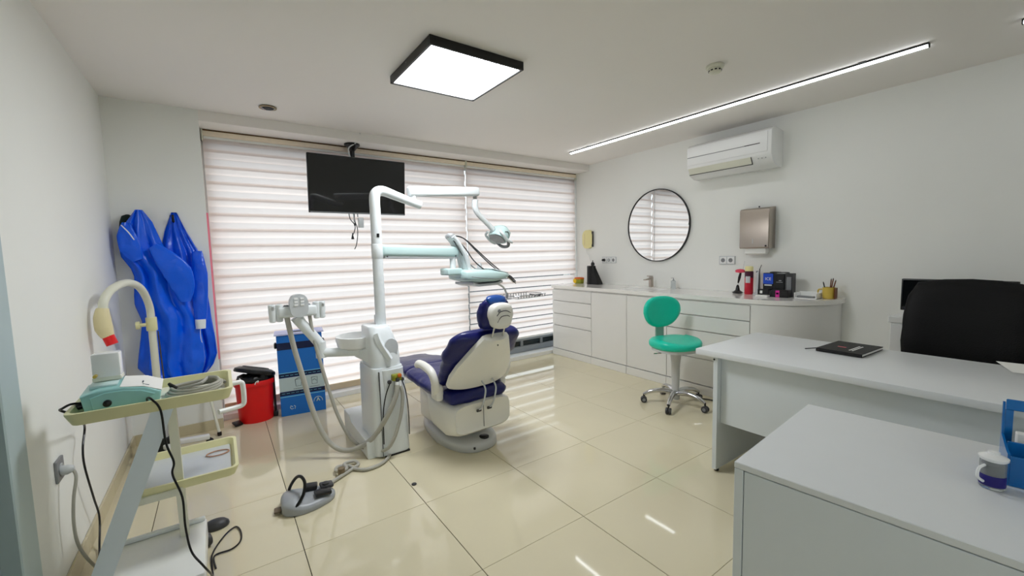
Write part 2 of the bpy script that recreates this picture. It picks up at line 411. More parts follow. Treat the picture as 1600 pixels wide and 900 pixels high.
# ================================================================ CEILING FITTINGS
r = thing('ceiling_panel_light', 'square black-framed light panel glowing on the ceiling', 'ceiling light', (1.042, .318, ZC))
S = .304
fr = MB()
for a, b, c, d_ in ((-S, S, -S, -S+.016), (-S, S, S-.016, S), (-S, -S+.016, -S+.016, S-.016), (S-.016, S, -S+.016, S-.016)): fr.bx(a, b, c, d_, -.05, -.001, .002, 1)
fr.build('frame', M_black, r, smooth=False)
MB().bx(-S+.016, S-.016, -S+.016, S-.016, -.043, -.036).build('diffuser', M_panel, r, smooth=False)
MB().lathe([(.004, 0), (.004, .003), (.001, .004)], (-S-.004, .02, -.025), 10, 'X').build('screw', M_chrome, r)
def line_light(label, x, y0, y1, g):
    r = thing('linear_ceiling_light', label, 'ceiling light', (x, (y0+y1)/2, ZC), 0, g); h = (y1-y0)/2
    MB().bx(-.018, .018, -h, h, -.011, -.001, .001, 1).build('housing', M_black, r, smooth=False)
    MB().bx(-.012, .012, -h+.004, h-.004, -.021, -.0111).build('diffuser', M_line, r, smooth=False)
    for s_ in (-1, 1): MB().bx(-.0135, .0135, s_*h-.003, s_*h+.003, -.025, -.001, .001, 1).build('end_cap', M_black, r, smooth=False)
    for yy in (-.8, .8): MB().bx(-.03, -.012, yy*h-.02, yy*h+.02, -.006, -.001, .001, 1).build('clip', M_black, r, smooth=False)
line_light('long thin lit black strip light along the ceiling above the counter', 3.18, -1.415, 1.565, 'strip lights on the ceiling')
line_light('black strip light whose tip shows at the top right corner', 3.26, -3.2, -1.75, 'strip lights on the ceiling')
r = thing('smoke_detector', 'round cream smoke detector on the ceiling', 'smoke detector', (2.40, -.585, ZC))
MB().lathe([(.052, -.001), (.053, -.012), (.048, -.02), (.04, -.022), (.0, -.022)], n=32).build('base', M_creaml, r)
MB().lathe([(.036, -.022), (.038, -.034), (.034, -.044), (.022, -.05), (0, -.05)], n=32).build('sensor_cap', M_creaml, r)
for k in range(10):
    a = 2*PI*k/10; MB().box((.0375*math.cos(a), .0375*math.sin(a), -.0335), (.003, .014, .008), .001, 1, (0, 0, a)).build('vent_slot', M_black, r, smooth=False)
r = thing('downlight_socket', 'open brass downlight ring hanging out of the ceiling', 'downlight', (.15, 1.64, ZC))
MB().lathe([(.046, .02), (.046, -.004), (.06, -.006), (.06, -.010), (.042, -.010), (.040, .02)], n=32, cap=False).build('ring', M_holed, r)
MB().lathe([(.036, .03), (.038, .0), (.03, -.012), (.012, -.016), (0, -.016)], n=28).build('lamp_holder', M_dgrey, r)
MB().tube([(-.045, 0, -.006), (-.01, .01, -.022), (.03, .0, -.018), (.048, -.01, -.006)], .004, 8).build('spring_clip', M_chrome, r)

# ================================================================ TELEVISION
r = thing('television', 'flat black television hanging from the beam in front of the blinds', 'television', (.905, 2.05, 1.755)); tv = r
hw, hh = .445, .52
MB().bx(-hw, hw, -.022, .012, 0, hh, .006, 2).build('bezel', M_black, r)
MB().bx(-hw+.008, hw-.008, -.0235, -.021, .016, hh-.008).build('screen', M_screen, r, smooth=False)
MB().bx(-hw+.01, hw-.01, -.026, -.02, .001, .013, .002, 1).build('bottom_bezel_strip', M_grey, r, smooth=False)
MB().bx(-.24, .24, .012, .045, .04, .36, .012, 2).build('back_housing', M_black, r)
MB().bx(-.06, .06, .045, .07, .14, .40, .004, 1).cyl((-.03, .055, .38), (-.03, .055, .64), .022).build('ceiling_pole', M_black, r)
MB().lathe([(.0, .6545), (.07, .6545), (.07, .640), (.055, .630), (.03, .6), (.024, .59)], (-.03, .05, 0), 28).build('ceiling_plate', M_black, r)
for o in list(r.children):
    if o.name.split('.')[0] in ('bezel', 'screen', 'bottom_bezel_strip', 'back_housing'): o.rotation_euler = (math.radians(6), 0, 0); o.location = (0, .028, .0)
MB().tube([(-.06, -.0, .50), (-.075, .0, .60), (-.01, -.02, .655), (.0, -.05, .69), (.015, -.08, .73)], .006, 8).build('top_cable', M_lgrey, r)
for pts, m in (([(-.05, .02, .03), (-.05, .02, -.06), (-.03, .02, -.13), (-.03, .02, -.2), (-.045, .02, -.29), (-.065, .02, -.335)], M_black),
               ([(-.10, .02, .02), (-.09, .02, -.05), (-.05, .02, -.11), (-.06, .02, -.17), (-.075, .02, -.2)], M_black),
               ([(-.02, .02, .03), (-.02, .02, -.03)], M_dgrey), ([(-.06, .02, .03), (-.055, .02, -.1)], M_lgrey)):
    MB().tube(pts, .004, 8).build('hanging_cable', m, r)
MB().lathe([(.004, .02), (.006, .0), (.014, -.035), (.012, -.04), (0, -.04)], (-.077, .02, -.2), 12).build('cable_plug', M_black, r)
MB().lathe([(.004, .0), (.01, -.012), (.006, -.03), (.0, -.03)], (-.05, .02, -.085), 12).build('cable_joint', M_black, r)
MB().bx(-.02, .03, .0, .035, -.13, -.035, .006, 2).build('white_power_adapter', M_lgrey, r)

# ================================================================ RIGHT WALL FITTINGS
r = thing('air_conditioner', 'white split air conditioner high on the wall under the strip light', 'air conditioner', (XR, .01, 2.04))
prof = [(0, .01), (0, .315), (-.14, .335), (-.195, .325), (-.222, .30), (-.228, .115), (-.222, .10), (-.18, .03), (-.10, .0), (-.02, .0)]
MB().prism([(x, z) for x, z in prof], -.39, .39, 'Y', .006, 2).build('body', M_white, r)
MB().bx(-.233, -.226, -.36, .385, .125, .295, .004, 2).build('front_panel', M_white, r)
MB().bx(-.2345, -.2325, -.30, .38, .198, .204).build('panel_groove', M_grey, r, smooth=False)
MB().bx(-.2349, -.2329, -.30, -.17, .198, .205).build('display_strip', M_dgrey, r, smooth=False)
MB().box((-.203, .08, .068), (.006, .60, .072), .002, 1, (0, -.52, 0)).build('air_flap', M_creaml, r)
MB().box((-.19, .08, .040), (.008, .60, .006), .001, 1, (0, -.52, 0)).build('outlet_slot', M_dgrey, r, smooth=False)
MB().box((-.21, -.225, .066), (.004, .005, .07), 0, 1, (0, -.52, 0)).build('flap_end_gap', M_dgrey, r, smooth=False)
for k in range(3): MB().lathe([(.004, 0), (.004, .003), (0, .003)], (-.212, -.28-.03*k, .075), 10, 'X').build('indicator', M_grey, r)
MB().prism([(-.145, .336), (-.03, .318), (-.03, .321), (-.145, .339)], -.36, .36, 'Y').build('air_intake_grille', M_grey, r)

r = thing('round_mirror', 'large round wall mirror with a thin black rim', 'mirror', (XR, .895, 1.62))
R_ = .408
MB().lathe([(R_-.012, 0), (R_, -.002), (R_, -.026), (R_-.009, -.026), (R_-.010, -.018)], n=72, axis='X', cap=False).build('rim', M_black, r)
MB().lathe([(0, -.004), (R_-.009, -.004), (R_-.009, -.018), (0, -.018)], n=72, axis='X').build('glass', M_mirror, r, ang=.3)

r = thing('paper_towel_dispenser', 'brushed steel paper towel dispenser with white paper below', 'dispenser', (XR, -.205, 1.335))
MB().prism([(0, 0), (0, .375), (-.105, .36), (-.118, .345), (-.118, .012), (-.108, .0)], -.13, .13, 'Y', .005, 2).build('housing', M_steel, r)
MB().prism([(-.119, .008), (-.1195, .35), (-.123, .345), (-.123, .012)], -.126, .126, 'Y', .002, 1).build('front_cover', M_steel, r)
MB().bx(-.1245, -.1225, .005, .012, .045, .09, .002, 1).build('level_window', M_lgrey, r, smooth=False)
MB().lathe([(.008, 0), (.008, -.006), (.004, -.008), (0, -.008)], (-.122, -.105, .022), 14, 'X').build('lock', M_black, r)
MB().lathe([(.006, .0), (.006, .012), (.0, .014)], (-.05, -.01, .372), 10).build('top_key', M_black, r)
MB().prism([(-.10, .002), (-.03, .002), (-.035, -.04), (-.075, -.058), (-.10, -.045)], -.095, .085, 'Y', .004, 2).build('paper_towel', M_paper, r)

def sockets(label, y, z, n, plug=None):
    r = thing('wall_socket', label, 'socket', (XR, y, z), 0, 'white sockets above the counter'); W = .075*n
    MB().bx(-.010, 0, -W/2-.004, W/2+.004, -.041, .041, .003, 2).build('frame_plate', M_lgrey, r)
    for k in range(n):
        yy = (k-(n-1)/2)*.075
        MB().bx(-.0125, -.009, yy-.033, yy+.033, -.034, .034, .002, 1).build('insert', M_white, r)
        MB().lathe([(.02, -.0128), (.021, -.0135), (.017, -.0135), (.014, -.008), (0, -.008)], (0, yy, 0), 20, 'X').build('socket_well', M_grey, r)
        for q in (-.007, .007): MB().lathe([(.003, 0), (.003, -.004), (0, -.004)], (-.0085, yy+q, 0), 8, 'X').build('pin_hole', M_black, r)
    return r
sockets('double white socket left of the steel dispenser, above the spray can', .095, 1.225, 2)
r = sockets('triple white socket with a plug beside the round mirror', 1.62, 1.228, 3)
MB().lathe([(.016, -.013), (.017, -.04), (.010, -.055), (0, -.055)], (0, .075, 0), 14, 'X').build('plug', M_black, r)
MB().lathe([(.016, -.013), (.017, -.03), (.010, -.04), (0, -.04)], (0, 0, 0), 14, 'X').build('plug', M_lgrey, r)
r = thing('wall_unit', 'pale yellow rounded wall unit with a thin hanging wire near the blind', 'wall unit', (XR, 1.985, 1.385))
MB().prism(rrect(-.09, .09, 0, .245, .06, 8), -.03, 0, 'X', .012, 4).build('cover', M_yelbeige, r)
MB().prism(rrect(-.094, -.08, .02, .225, .006, 3), -.028, -.004, 'X', .002, 1).build('dark_side_edge', M_dgrey, r)
MB().bx(-.0315, -.0295, .045, .05, .04, .2).build('cover_groove', M_tan, r, smooth=False)
MB().tube([(-.015, .03, .0), (-.015, .02, -.06), (-.015, -.02, -.10), (-.02, -.05, -.16), (-.03, -.1, -.2)], .002, 6).build('wire', M_lgrey, r)
# ================================================================ BUILT-IN COUNTER
CT = .918; CF = 3.335; CB = XR-.002
arc = [(CF+.005+(CB-CF-.005)*(1-math.cos(t)), -.40-.45*math.sin(t)) for t in [PI/2*k/14 for k in range(15)]]
top_poly = [(CB, 2.128), (CF, 2.128), (CF, -.40)]+[(CF+(CB-CF)*(1-math.cos(t)), -.40-.47*math.sin(t)) for t in [PI/2*k/16 for k in range(1, 17)]]
r = thing('worktop', 'long glossy white worktop with a rounded end on the wall cabinets', 'worktop', (0, 0, 0))
BX0, BX1, BY0, BY1 = 3.44, 3.74, .64, 1.10
sl = MB().bx(CF, CB, BY1, 2.128, CT-.038, CT).bx(CF, BX0, BY0, BY1, CT-.038, CT).bx(BX1, CB, BY0, BY1, CT-.038, CT).prism([(CB, BY0), (CF, BY0)]+top_poly[2:], CT-.038, CT, 'Z')
sl.build('slab', M_top, r, ang=.5)
def b4(i, z, q): return [(x, y, z) for x, y in rrect(BX0+i, BX1-i, BY0+i, BY1-i, q, 5)]
MB().loft([b4(-.001, CT-.001, .012), b4(.012, CT-.01, .03), b4(.03, CT-.034, .05), b4(.06, CT-.037, .06)]).build('basin', M_white, r, ang=1.)
def cabinet(label, y0, y1, fronts, kind='drawer'):
    """y1 > y0; fronts: list of (z0, z1)"""
    r = thing('cabinet', label, 'cabinet', ((CF+CB)/2, (y0+y1)/2, 0), 0, 'white base cabinets under the worktop')
    w_ = (y1-y0)/2-.001; dx = (CB-CF)/2
    MB().bx(-dx+.028, dx, -w_, w_, .085, CT-.042).build('body', M_cab, r, smooth=False)
    MB().bx(-dx+.0, dx-.02, -w_, w_, 0.001, .083, .001, 1).build('plinth', M_cab, r, smooth=False)
    for z0, z1 in fronts:
        MB().bx(-dx+.008, -dx+.027, -w_+.001, w_-.001, z0+.002, z1-.002, .0015, 1).build(kind, M_cab, r, smooth=False)
    return r
cabinet('white cabinet of four handleless drawers beside the blind', 1.42, 2.118, [(.09, .393), (.399, .548), (.554, .716), (.722, .862)])
cabinet('white cabinet with one plain door next to the four drawers', .895, 1.418, [(.09, .862)], 'door')
cabinet('white cabinet with one plain door under the basin behind the stool', .40, .893, [(.09, .862)], 'door')
cabinet('white cabinet of stacked drawers next to the rounded end', -.388, .398, [(.09, .33), (.336, .588), (.594, .728), (.734, .862)])
r = thing('cabinet', 'rounded white end cabinet under the spray can and boxes', 'cabinet', (0, 0, 0), 0, 'white base cabinets under the worktop')
endp = [(CB, -.392), (CF+.008, -.392)]+arc[1:]
MB().prism([(CF+.02+(x-CF-.02)*.99, y+.0) for x, y in endp], .0855, CT-.042, 'Z').build('curved_front', M_cab, r, ang=.5)
MB().prism([(CB if i == 0 else x+.006, y+(.004 if i > 2 else 0)) for i, (x, y) in enumerate(endp)], .001, .084, 'Z').build('plinth', M_cab, r, ang=.5)

# ---- things on the worktop
r = thing('faucet', 'brushed metal basin mixer tap below the mirror', 'tap', (3.78, .905, CT+.005))
MB().prism(rrect(-.02, .02, -.02, .02, .006, 4), 0, .115, 'Z', .002, 1).build('body', M_steel, r)
MB().prism([(-.12, .082), (-.018, .086), (-.018, .104), (-.12, .094)], -.016, .016, 'Y', .003, 2).build('spout', M_steel, r)
MB().prism([(-.06, .122), (.02, .118), (.02, .128), (-.06, .134)], -.014, .014, 'Y', .003, 2).build('lever', M_steel, r)
r = thing('glass_dispenser', 'small clear glass soap holder beside the tap', 'soap holder', (3.78, .62, CT))
MB().lathe([(.024, 0), (.026, .004), (.026, .085), (.02, .09), (0, .09)], n=20).build('jar', M_clear, r)
MB().lathe([(.015, .09), (.015, .1), (.006, .102), (.006, .12), (0, .12)], n=16).build('pump', M_chrome, r)
MB().bx(-.04, .0, -.005, .005, .115, .122, .002, 1).build('pump_nozzle', M_chrome, r)
r = thing('sharps_container', 'small yellow and green tub with an orange lid next to the black organiser', 'tub', (3.74, 2.02, CT))
MB().lathe([(.062, 0), (.066, .01), (.07, .06), (.066, .066), (0, .066)], n=28, sx=.85).build('tub', M_green, r)
MB().lathe([(.072, .058), (.073, .072), (.06, .082), (0, .084)], n=28, sx=.85).build('lid', M_orange, r)
MB().lathe([(.03, 0), (.03, -.006), (0, -.007)], (-.056, .025, .036), 20, 'X').build('label_patch', M_yellow, r)
r = thing('black_organiser', 'black cylinder and pouch standing on the worktop near the blind', 'pouch', (3.74, 1.76, CT))
MB().lathe([(.055, 0), (.057, .004), (.056, .235), (.05, .24), (0, .238)], (0, .035, 0), 28).build('cylinder', M_black, r)
MB().loft([[(-.035+.0, -.115, 0), (.05, -.115, 0), (.05, .03, 0), (-.035, .03, 0)], [(-.04, -.11, .02), (.05, -.11, .02), (.05, .03, .02), (-.04, .03, .02)], [(-.04, -.055, .14), (.03, -.055, .14), (.03, .02, .14), (-.04, .02, .14)], [(-.032, -.02, .235), (.012, -.02, .235), (.012, .008, .235), (-.032, .008, .235)]]).wrinkle(.004, 20).build('pouch_body', M_blackmatte, r, ang=.9)
MB().lathe([(0, .235), (.02, .24), (.026, .262), (.018, .282), (.006, .288), (.006, .31), (0, .31)], (-.01, -.0, 0), 16).build('knob', M_black, r)
r = thing('bristle_stand', 'black and pink pedestal brush with a thin wire on the worktop', 'brush', (3.74, -.085, CT))
MB().lathe([(0, 0), (.042, .004), (.046, .012), (.02, .03), (.012, .07), (.004, .082), (0, .082)], n=20).build('base', M_black, r)
MB().cyl((0, 0, .078), (.0, -.005, .1), .003).build('neck', M_lgrey, r)
MB().tube([(0, -.004, .098), (.0, -.015, .15), (0, -.025, .2)], [.006, .012, .008], 12).build('handle', M_black, r)
MB().lathe([(0, .192), (.04, .198), (.045, .214), (.03, .226), (0, .23)], (0, -.02, 0), 20, sx=.6).build('head', M_pink, r)
MB().tube([(0, -.045, .22), (0, -.055, .28), (0, -.06, .305)], .0015, 6).build('wire', M_lgrey, r)
r = thing('spray_can', 'tall red spray can with a cream cap on the worktop', 'spray can', (3.74, -.186, CT))
MB().lathe([(.034, 0), (.036, .004), (.036, .155), (.035, .16)], n=28).build('can', M_crimson, r)
MB().lathe([(.0362, .152), (.0362, .205), (.03, .212), (0, .212)], n=28).build('shoulder_band', M_maroon, r)
MB().lathe([(.034, .212), (.034, .248), (.028, .256), (0, .257)], n=28).build('cap', M_yelbeige, r)
lb = [[(-.0368*math.cos(a), .0368*math.sin(a), z) for a in [-.7+.14*k for k in range(9)]] for z in (.105, .165)]
MB().loft(lb, cap=False, closed=False).build('label_print', M_lgrey, r)
r = thing('instrument_stand', 'white upright holder with a slim black-tipped probe beside the spray can', 'probe holder', (3.74, -.266, CT))
MB().lathe([(.04, 0), (.04, .01), (.022, .022), (.018, .07), (.018, .15), (.012, .2), (.008, .21), (0, .21)], n=20).build('stand', M_lgrey, r)
MB().cyl((-.02, -.015, .05), (-.02, -.02, .235), .005, .004, 10).tube([(-.02, -.02, .23), (-.018, -.026, .25), (-.01, -.03, .27)], .003, 8).build('probe', M_dgrey, r)
MB().lathe([(.01, .2), (.01, .215), (0, .215)], (-.0, .01, 0), 12).build('knob', M_grey, r)
def carton(name, label, y, z, d, m, parts, rz=0, g='boxes piled on the worktop'):
    r = thing(name, label, 'box', (3.74, y, CT+z), rz, g); a, b, c = d
    MB().bx(-a/2, a/2, -b/2, b/2, 0, c, .002, 1).build('carton', m, r, smooth=False)
    for (y0, y1, z0, z1, mm) in parts: MB().bx(-a/2-.0012, -a/2+.001, y0, y1, z0, z1).build('print_patch', mm, r, smooth=False)
    return r
r = carton('blue_box', 'blue-fronted box lettered ICE behind the black boxes', -.365, .0, (.07, .085, .20), M_black, [(-.04, .041, .105, .195, M_boxblue), (-.03, .03, .088, .1, M_lgrey)])
text('ICE', .034, M_paper, r, (-.037, 0, .148), (PI/2, 0, -PI/2))
carton('black_box', 'black box standing right of the blue-fronted box', -.452, .0, (.08, .083, .195), M_black, [(-.03, .02, .12, .126, M_grey), (-.02, .0, .135, .14, M_lgrey)])
carton('black_box', 'charcoal box with pale print at the end of the standing boxes', -.525, .0, (.07, .058, .20), M_dgrey, [(-.02, .015, .05, .17, M_grey), (-.012, .012, .03, .05, M_lgrey)])
r = carton('black_box', 'low black box with a white spot, in front of the blue-fronted box', -.355, .0, (.06, .09, .06), M_black, [(.005, .025, .025, .05, M_paper)]); r.location.x = 3.665
r = thing('film_packet', 'flat white packet in front of the low black box', 'packet', (3.60, -.365, CT), .05)
MB().bx(-.03, .03, -.05, .045, 0, .014, .004, 2).build('packet', M_paper, r)
r = carton('pink_box', 'black box with a magenta stripe in front of the pile', -.49, .0, (.06, .13, .062), M_black, [(.0, .03, .002, .058, M_magenta), (.005, .025, .025, .04, M_paper)]); r.location.x = 3.655
r = carton('black_box', 'short black box between the magenta-striped box and the low black box', -.418, .0, (.05, .03, .055), M_black, []); r.location.x = 3.655
r = thing('cable_reel', 'coil of black cable lying on the standing boxes', 'cable', (3.74, -.44, CT+.201))
MB().tube([(.03*math.cos(a), .075*math.sin(a), .004+.0022*math.sin(2*a)) for a in [2*PI*k/16 for k in range(16)]], .004, 8).build('coil', M_black, r)
r = thing('tray', 'clear white tray with a grey bar inside beside the mustard mug', 'tray', (3.72, -.66, CT))
MB().bx(-.06, .06, -.085, .075, 0, .006, .002, 1).bx(.055, .06, -.085, .075, 0, .05, .002, 1).bx(-.06, .06, -.085, -.08, 0, .045, .002, 1).bx(-.06, .06, .07, .075, 0, .045, .002, 1).build('tray_shell', M_white, r, smooth=False)
MB().bx(-.055, -.02, -.065, .055, .0065, .022, .003, 1).build('grey_bar', M_grey, r, smooth=False)
r = thing('mug', 'mustard yellow mug holding brown pens at the worktop end', 'mug', (3.78, -.79, CT))
MB().lathe([(.036, 0), (.042, .006), (.044, .092), (.040, .092), (.038, .012), (0, .012)], n=28).build('cup', M_mustard, r)
MB().tube([(-.0, .042, .075), (0, .07, .07), (0, .074, .045), (0, .062, .025), (0, .04, .02)], .006, 10).build('handle', M_mustard, r)
MB().bx(-.03, .02, -.052, -.044, .002, .09, .002, 1).build('dark_side_strip', M_wood, r, smooth=False)
for k, (dx, dy, h, m) in enumerate(((.0, -.015, .155, M_wood), (.01, -.005, .15, M_wood), (-.012, .02, .125, M_black), (.012, -.022, .14, M_wood))):
    p = thing('pen', ['brown pen, tallest in the mug', 'brown pen behind the tallest one in the mug', 'short black pen leaning out of the mug', 'brown pen at the wall side of the mug'][k], 'pen', (3.78+dx*.5, -.79+dy*.5, CT+.013), 0, 'pens in the mug')
    MB().cyl((0, 0, 0), (dx*.8, dy*1.2, h-.012), .0045, n=8).build('barrel', m, p)
    MB().cyl((dx*.8, dy*1.2, h-.012), (dx*.86, dy*1.3, h), .0045, .001, 8).build('tip', M_black, p)

# ================================================================ STOOL
ST = (2.94, .03, 0)
r = thing('dentist_stool', 'teal rolling stool with small backrest and chrome star base', 'stool', ST, math.radians(-16))
def padded(outline, z0, z1, bulge, n=40):
    rings = []
    for k in range(9):
        t = k/8; s_ = 1-(.10*(abs(2*t-1)**3)); rings.append([(x*s_, y*s_, z0+(z1-z0)*t+bulge(x, y)*t) for x, y in outline])
    inner = [[(x*q, y*q, z1+.006*(1-q)*2+bulge(x*q, y*q)) for x, y in outline] for q in (.6, .3, .02)]
    return MB().loft(rings+inner)
so = []
for k in range(48):
    a = 2*PI*k/48; x, y = superel(.212, .19, 48, 2.7)[k]
    y *= 1.0; x *= (1.0 if y > 0 else 1-.18*abs(y/.19)**2); so.append((x, y))
padded(so, .503, .558, lambda x, y: .022*(abs(x)/.2)**2*(1 if y < .1 else .6)+.02*max(0, y/.19)**2).build('seat', M_teal, r, ang=1.2)
MB().prism([(x*.9, y*.9) for x, y in so], .48, .506, 'Z', .006, 2).build('seat_pan', M_baseg, r)
# backrest: rounded bean, gently curved, on the far side
def bean(n=44):
    out = []
    for k in range(n):
        a = 2*PI*k/n; c, s_ = math.cos(a), math.sin(a)
        x = math.copysign(abs(c)**.8, c)*.195; z = math.copysign(abs(s_)**.8, s_)*.14
        x *= 1-.2*max(0, -z/.135); out.append((x, z))
    return out
B = bean(); rings = []
for t, s_ in ((-.022, .80), (-.020, .92), (-.010, 1.), (.010, 1.), (.02, .93), (.024, .8), (.026, .4), (.026, .02)):
    rings.append([(x*s_, .20+t-.6*(x*s_)**2, .79+z*s_) for x, z in B])
rings = [[(x*.02, .178, .79+z*.02) for x, z in B], [(x*.45, .178-.1*(x*.45)**2, .79+z*.45) for x, z in B]]+rings
MB().loft(rings).build('backrest', M_teal, r, ang=1.2)
MB().prism([(-.045, .50), (.045, .50), (.042, .72), (-.042, .72)], .205, .223, 'Y', .006, 2).build('backrest_strut', M_strut, r)
MB().box((0, .15, .486), (.08, .16, .012), .004, 1).build('strut_bracket', M_baseg, r)
MB().tube([(-.10, .0, .478), (-.17, -.02, .475), (-.24, -.02, .478)], .005, 8).build('lever', M_chrome, r)
MB().lathe([(.042, .478), (.05, .479), (.036, .36), (.032, .18), (.030, .10), (.034, .095), (.034, .05), (0, .05)], n=24).build('gas_column', M_baseg, r)
for k in range(5):
    a = math.radians(2+72*k); c, s_ = math.cos(a), math.sin(a)
    MB().tube([(.02*c, .02*s_, .105), (.10*c, .10*s_, .12), (.2*c, .2*s_, .105), (.262*c, .262*s_, .075)], [.027, .022, .018, .014], 12).build('leg', M_chrome, r)
    cs = MB().cyl((.262*c, .262*s_, .05), (.262*c, .262*s_, .082), .007, n=10).build('caster', M_black, r)
    px, py = -s_, c
    for q in (-1, 1):
        wy = MB().lathe([(0, -.009), (.024, -.009), (.027, -.006), (.027, .006), (.024, .009), (0, .009)], n=20, axis='X').build('wheel', M_dgrey, cs, loc=(.262*c+q*.012*px, .262*s_+q*.012*py, .0275), rot=(0, 0, math.atan2(py, px)))
        MB().lathe([(0, -.0105), (.013, -.0105), (.014, -.009), (.014, .009), (.013, .0105), (0, .0105)], n=16, axis='X').build('wheel_cap', M_grey, cs, loc=(.262*c+q*.012*px, .262*s_+q*.012*py, .0275), rot=(0, 0, math.atan2(py, px)))
r = thing('floor_cable', 'black cable running along the floor behind the stool', 'cable', (3.2, -.05, 0))
MB().tube([(-.02, .06, .006), (.03, .0, .006), (.06, -.08, .006), (.05, -.2, .006), (.08, -.4, .006)], .005, 8).build('cord', M_black, r)

# ================================================================ DESKS
r = thing('office_desk', 'long white desk with panel legs, the notebook lying on it', 'desk', (2.13, -.655, 0))
MB().bx(-.025, .74, -1.95, 0, .708, .742, .003, 2).build('desktop', M_desk, r)
for y in (-.112, -1.86):
    MB().bx(.0, .70, y-.013, y+.013, .016, .707, .001, 1).build('end_panel', M_deskside, r, smooth=False)
    for x in (.03, .66): MB().lathe([(.014, .001), (.014, .01), (.008, .016), (0, .016)], (x, y, 0), 14).build('levelling_foot', M_black, r)
MB().bx(.04, .056, -1.846, -.126, .30, .706, .001, 1).build('modesty_panel', M_deskside, r, smooth=False)
MB().lathe([(.005, 0), (.006, -.003), (0, -.004)], (.0, -.105, .69), 10, 'X').build('screw_cap', M_black, r)
r = thing('side_cabinet', 'low white side table with panel front, closest to the bottom right corner', 'side table', (1.0, -1.45, 0), math.radians(4.5))
MB().bx(0, .70, -1.3, 0, .682, .702, .002, 1).build('top', M_desk, r, smooth=False)
MB().bx(.0, .70, -.026, -.001, .24, .681, .001, 1).build('end_panel', M_deskside, r, smooth=False)
MB().bx(.675, .70, -1.3, -.027, .05, .681, .001, 1).build('back_panel', M_deskside, r, smooth=False)
MB().bx(.0, .674, -1.3, -1.275, .05, .681, .001, 1).build('end_panel', M_deskside, r, smooth=False)
MB().bx(.002, .02, -1.274, -.028, .05, .679, .001, 1).build('front_panel', M_deskside, r, smooth=False)
MB().bx(-.012, .69, -.026, .004, .0, .239, .001, 1).build('base_panel', M_deskside, r, smooth=False)
MB().bx(.02, .67, -1.27, -.03, .0, .049, .001, 1).build('plinth', M_deskside, r, smooth=False)
r = thing('notebook', 'black notebook with a ribbon and white print on the long desk', 'notebook', (2.545, -1.13, .743), math.radians(-3))
MB().bx(.0, .30, -.215, 0, .001, .004, .001, 1).build('back_cover', M_blackmatte, r, smooth=False)
MB().bx(.004, .296, -.211, -.003, .004, .016).build('pages', M_paper, r, smooth=False)
MB().bx(.0, .30, -.215, 0, .016, .0195, .001, 1).bx(-.001, .003, -.215, 0, .001, .0195, .001, 1).build('front_cover', M_blackmatte, r, smooth=False)
for k in range(2):
    for q in range(6): MB().bx(.06+.026*q, .08+.026*q, -.155+.014*k, -.147+.014*k, .0195, .0198).build('cover_lettering', M_paper, r, smooth=False)
MB().bx(.12, .135, -.10, -.06, .0195, .0198).build('cover_emblem', M_pink, r, smooth=False)
MB().tube([(.04, .001, .012), (.03, .03, .006), (.0, .055, .003)], .003, 6).build('ribbon', M_blackmatte, r)
r = thing('paper_sheet', 'loose white sheet at the right edge of the long desk', 'paper', (2.86, -1.95, .743), math.radians(20))
MB().loft([[(-.105+.21*u, -.148+.296*v, .001+.006*v*v*u) for u in (0, .25, .5, .75, 1)] for v in (0, .25, .5, .75, 1)], cap=False, closed=False).build('sheet', M_paper, r)
# blue acrylic desk holder and jar on the side table
TZ = .703
r = thing('desk_organiser', 'blue acrylic organiser with pockets on the side table', 'organiser', (1.51, -2.005, TZ), math.radians(11))
MB().prism([(-.07, 0), (-.07, .085), (-.063, .085), (-.063, .006), (.06, .006), (.06, .19), (.068, .19), (.068, 0)], -.075, -.07, 'Y').build('side_wall', M_glassblue, r)
MB().prism([(-.07, 0), (-.07, .085), (-.04, .085), (.05, .10), (.06, .19), (.068, .19), (.068, 0)], .07, .075, 'Y').build('side_wall', M_glassblue, r)
MB().bx(-.07, .068, -.0695, .0695, 0, .006).build('bottom_plate', M_glassblue, r, smooth=False)
MB().bx(-.072, -.066, -.0695, .0695, .006, .08, .001, 1).build('front_pocket', M_glassblue, r, smooth=False)
MB().bx(-.01, -.005, -.0695, .0695, .006, .10, .001, 1).build('middle_divider', M_glassblue, r, smooth=False)
MB().bx(.055, .062, -.0695, .0695, .17, .20, .002, 1).bx(.055, .062, -.0695, -.055, .006, .17).bx(.055, .062, .055, .0695, .006, .17).build('back_frame', M_glassblue, r, smooth=False)
MB().bx(.056, .06, -.055, .055, .008, .17).build('back_pane', M_clear, r, smooth=False)
p = thing('card_stack', 'white cards standing in the blue organiser', 'cards', (1.53, -2.0, TZ+.007), math.radians(11))
MB().bx(-.0, .025, -.05, .05, 0, .11, .002, 1).build('cards', M_paper, p, smooth=False)
r = thing('measuring_jar', 'clear jar with a white spout lid and indigo band beside the blue organiser', 'jar', (1.385, -1.925, TZ)); r.scale = (.68, .68, .74)
MB().lathe([(.033, 0), (.036, .004), (.036, .095), (.033, .1), (.031, .1), (.033, .094), (.033, .008), (0, .008)], n=30).build('jar', M_clear, r)
MB().lathe([(.0365, .012), (.0368, .014), (.0368, .048), (.0365, .05)], n=30, cap=False).build('printed_band', M_indigo, r)
MB().lathe([(.0325, .009), (.0325, .085), (0, .086)], n=24).build('filling', M_lgrey, r)
MB().lathe([(.036, .100), (.040, .104), (.041, .112), (.028, .118), (.018, .122), (.016, .13), (0, .131)], n=28).build('lid', M_white, r)
MB().tube([(-.033, .018, .085), (-.056, .03, .075), (-.058, .032, .045), (-.034, .02, .025)], .005, 8).build('handle', M_white, r)

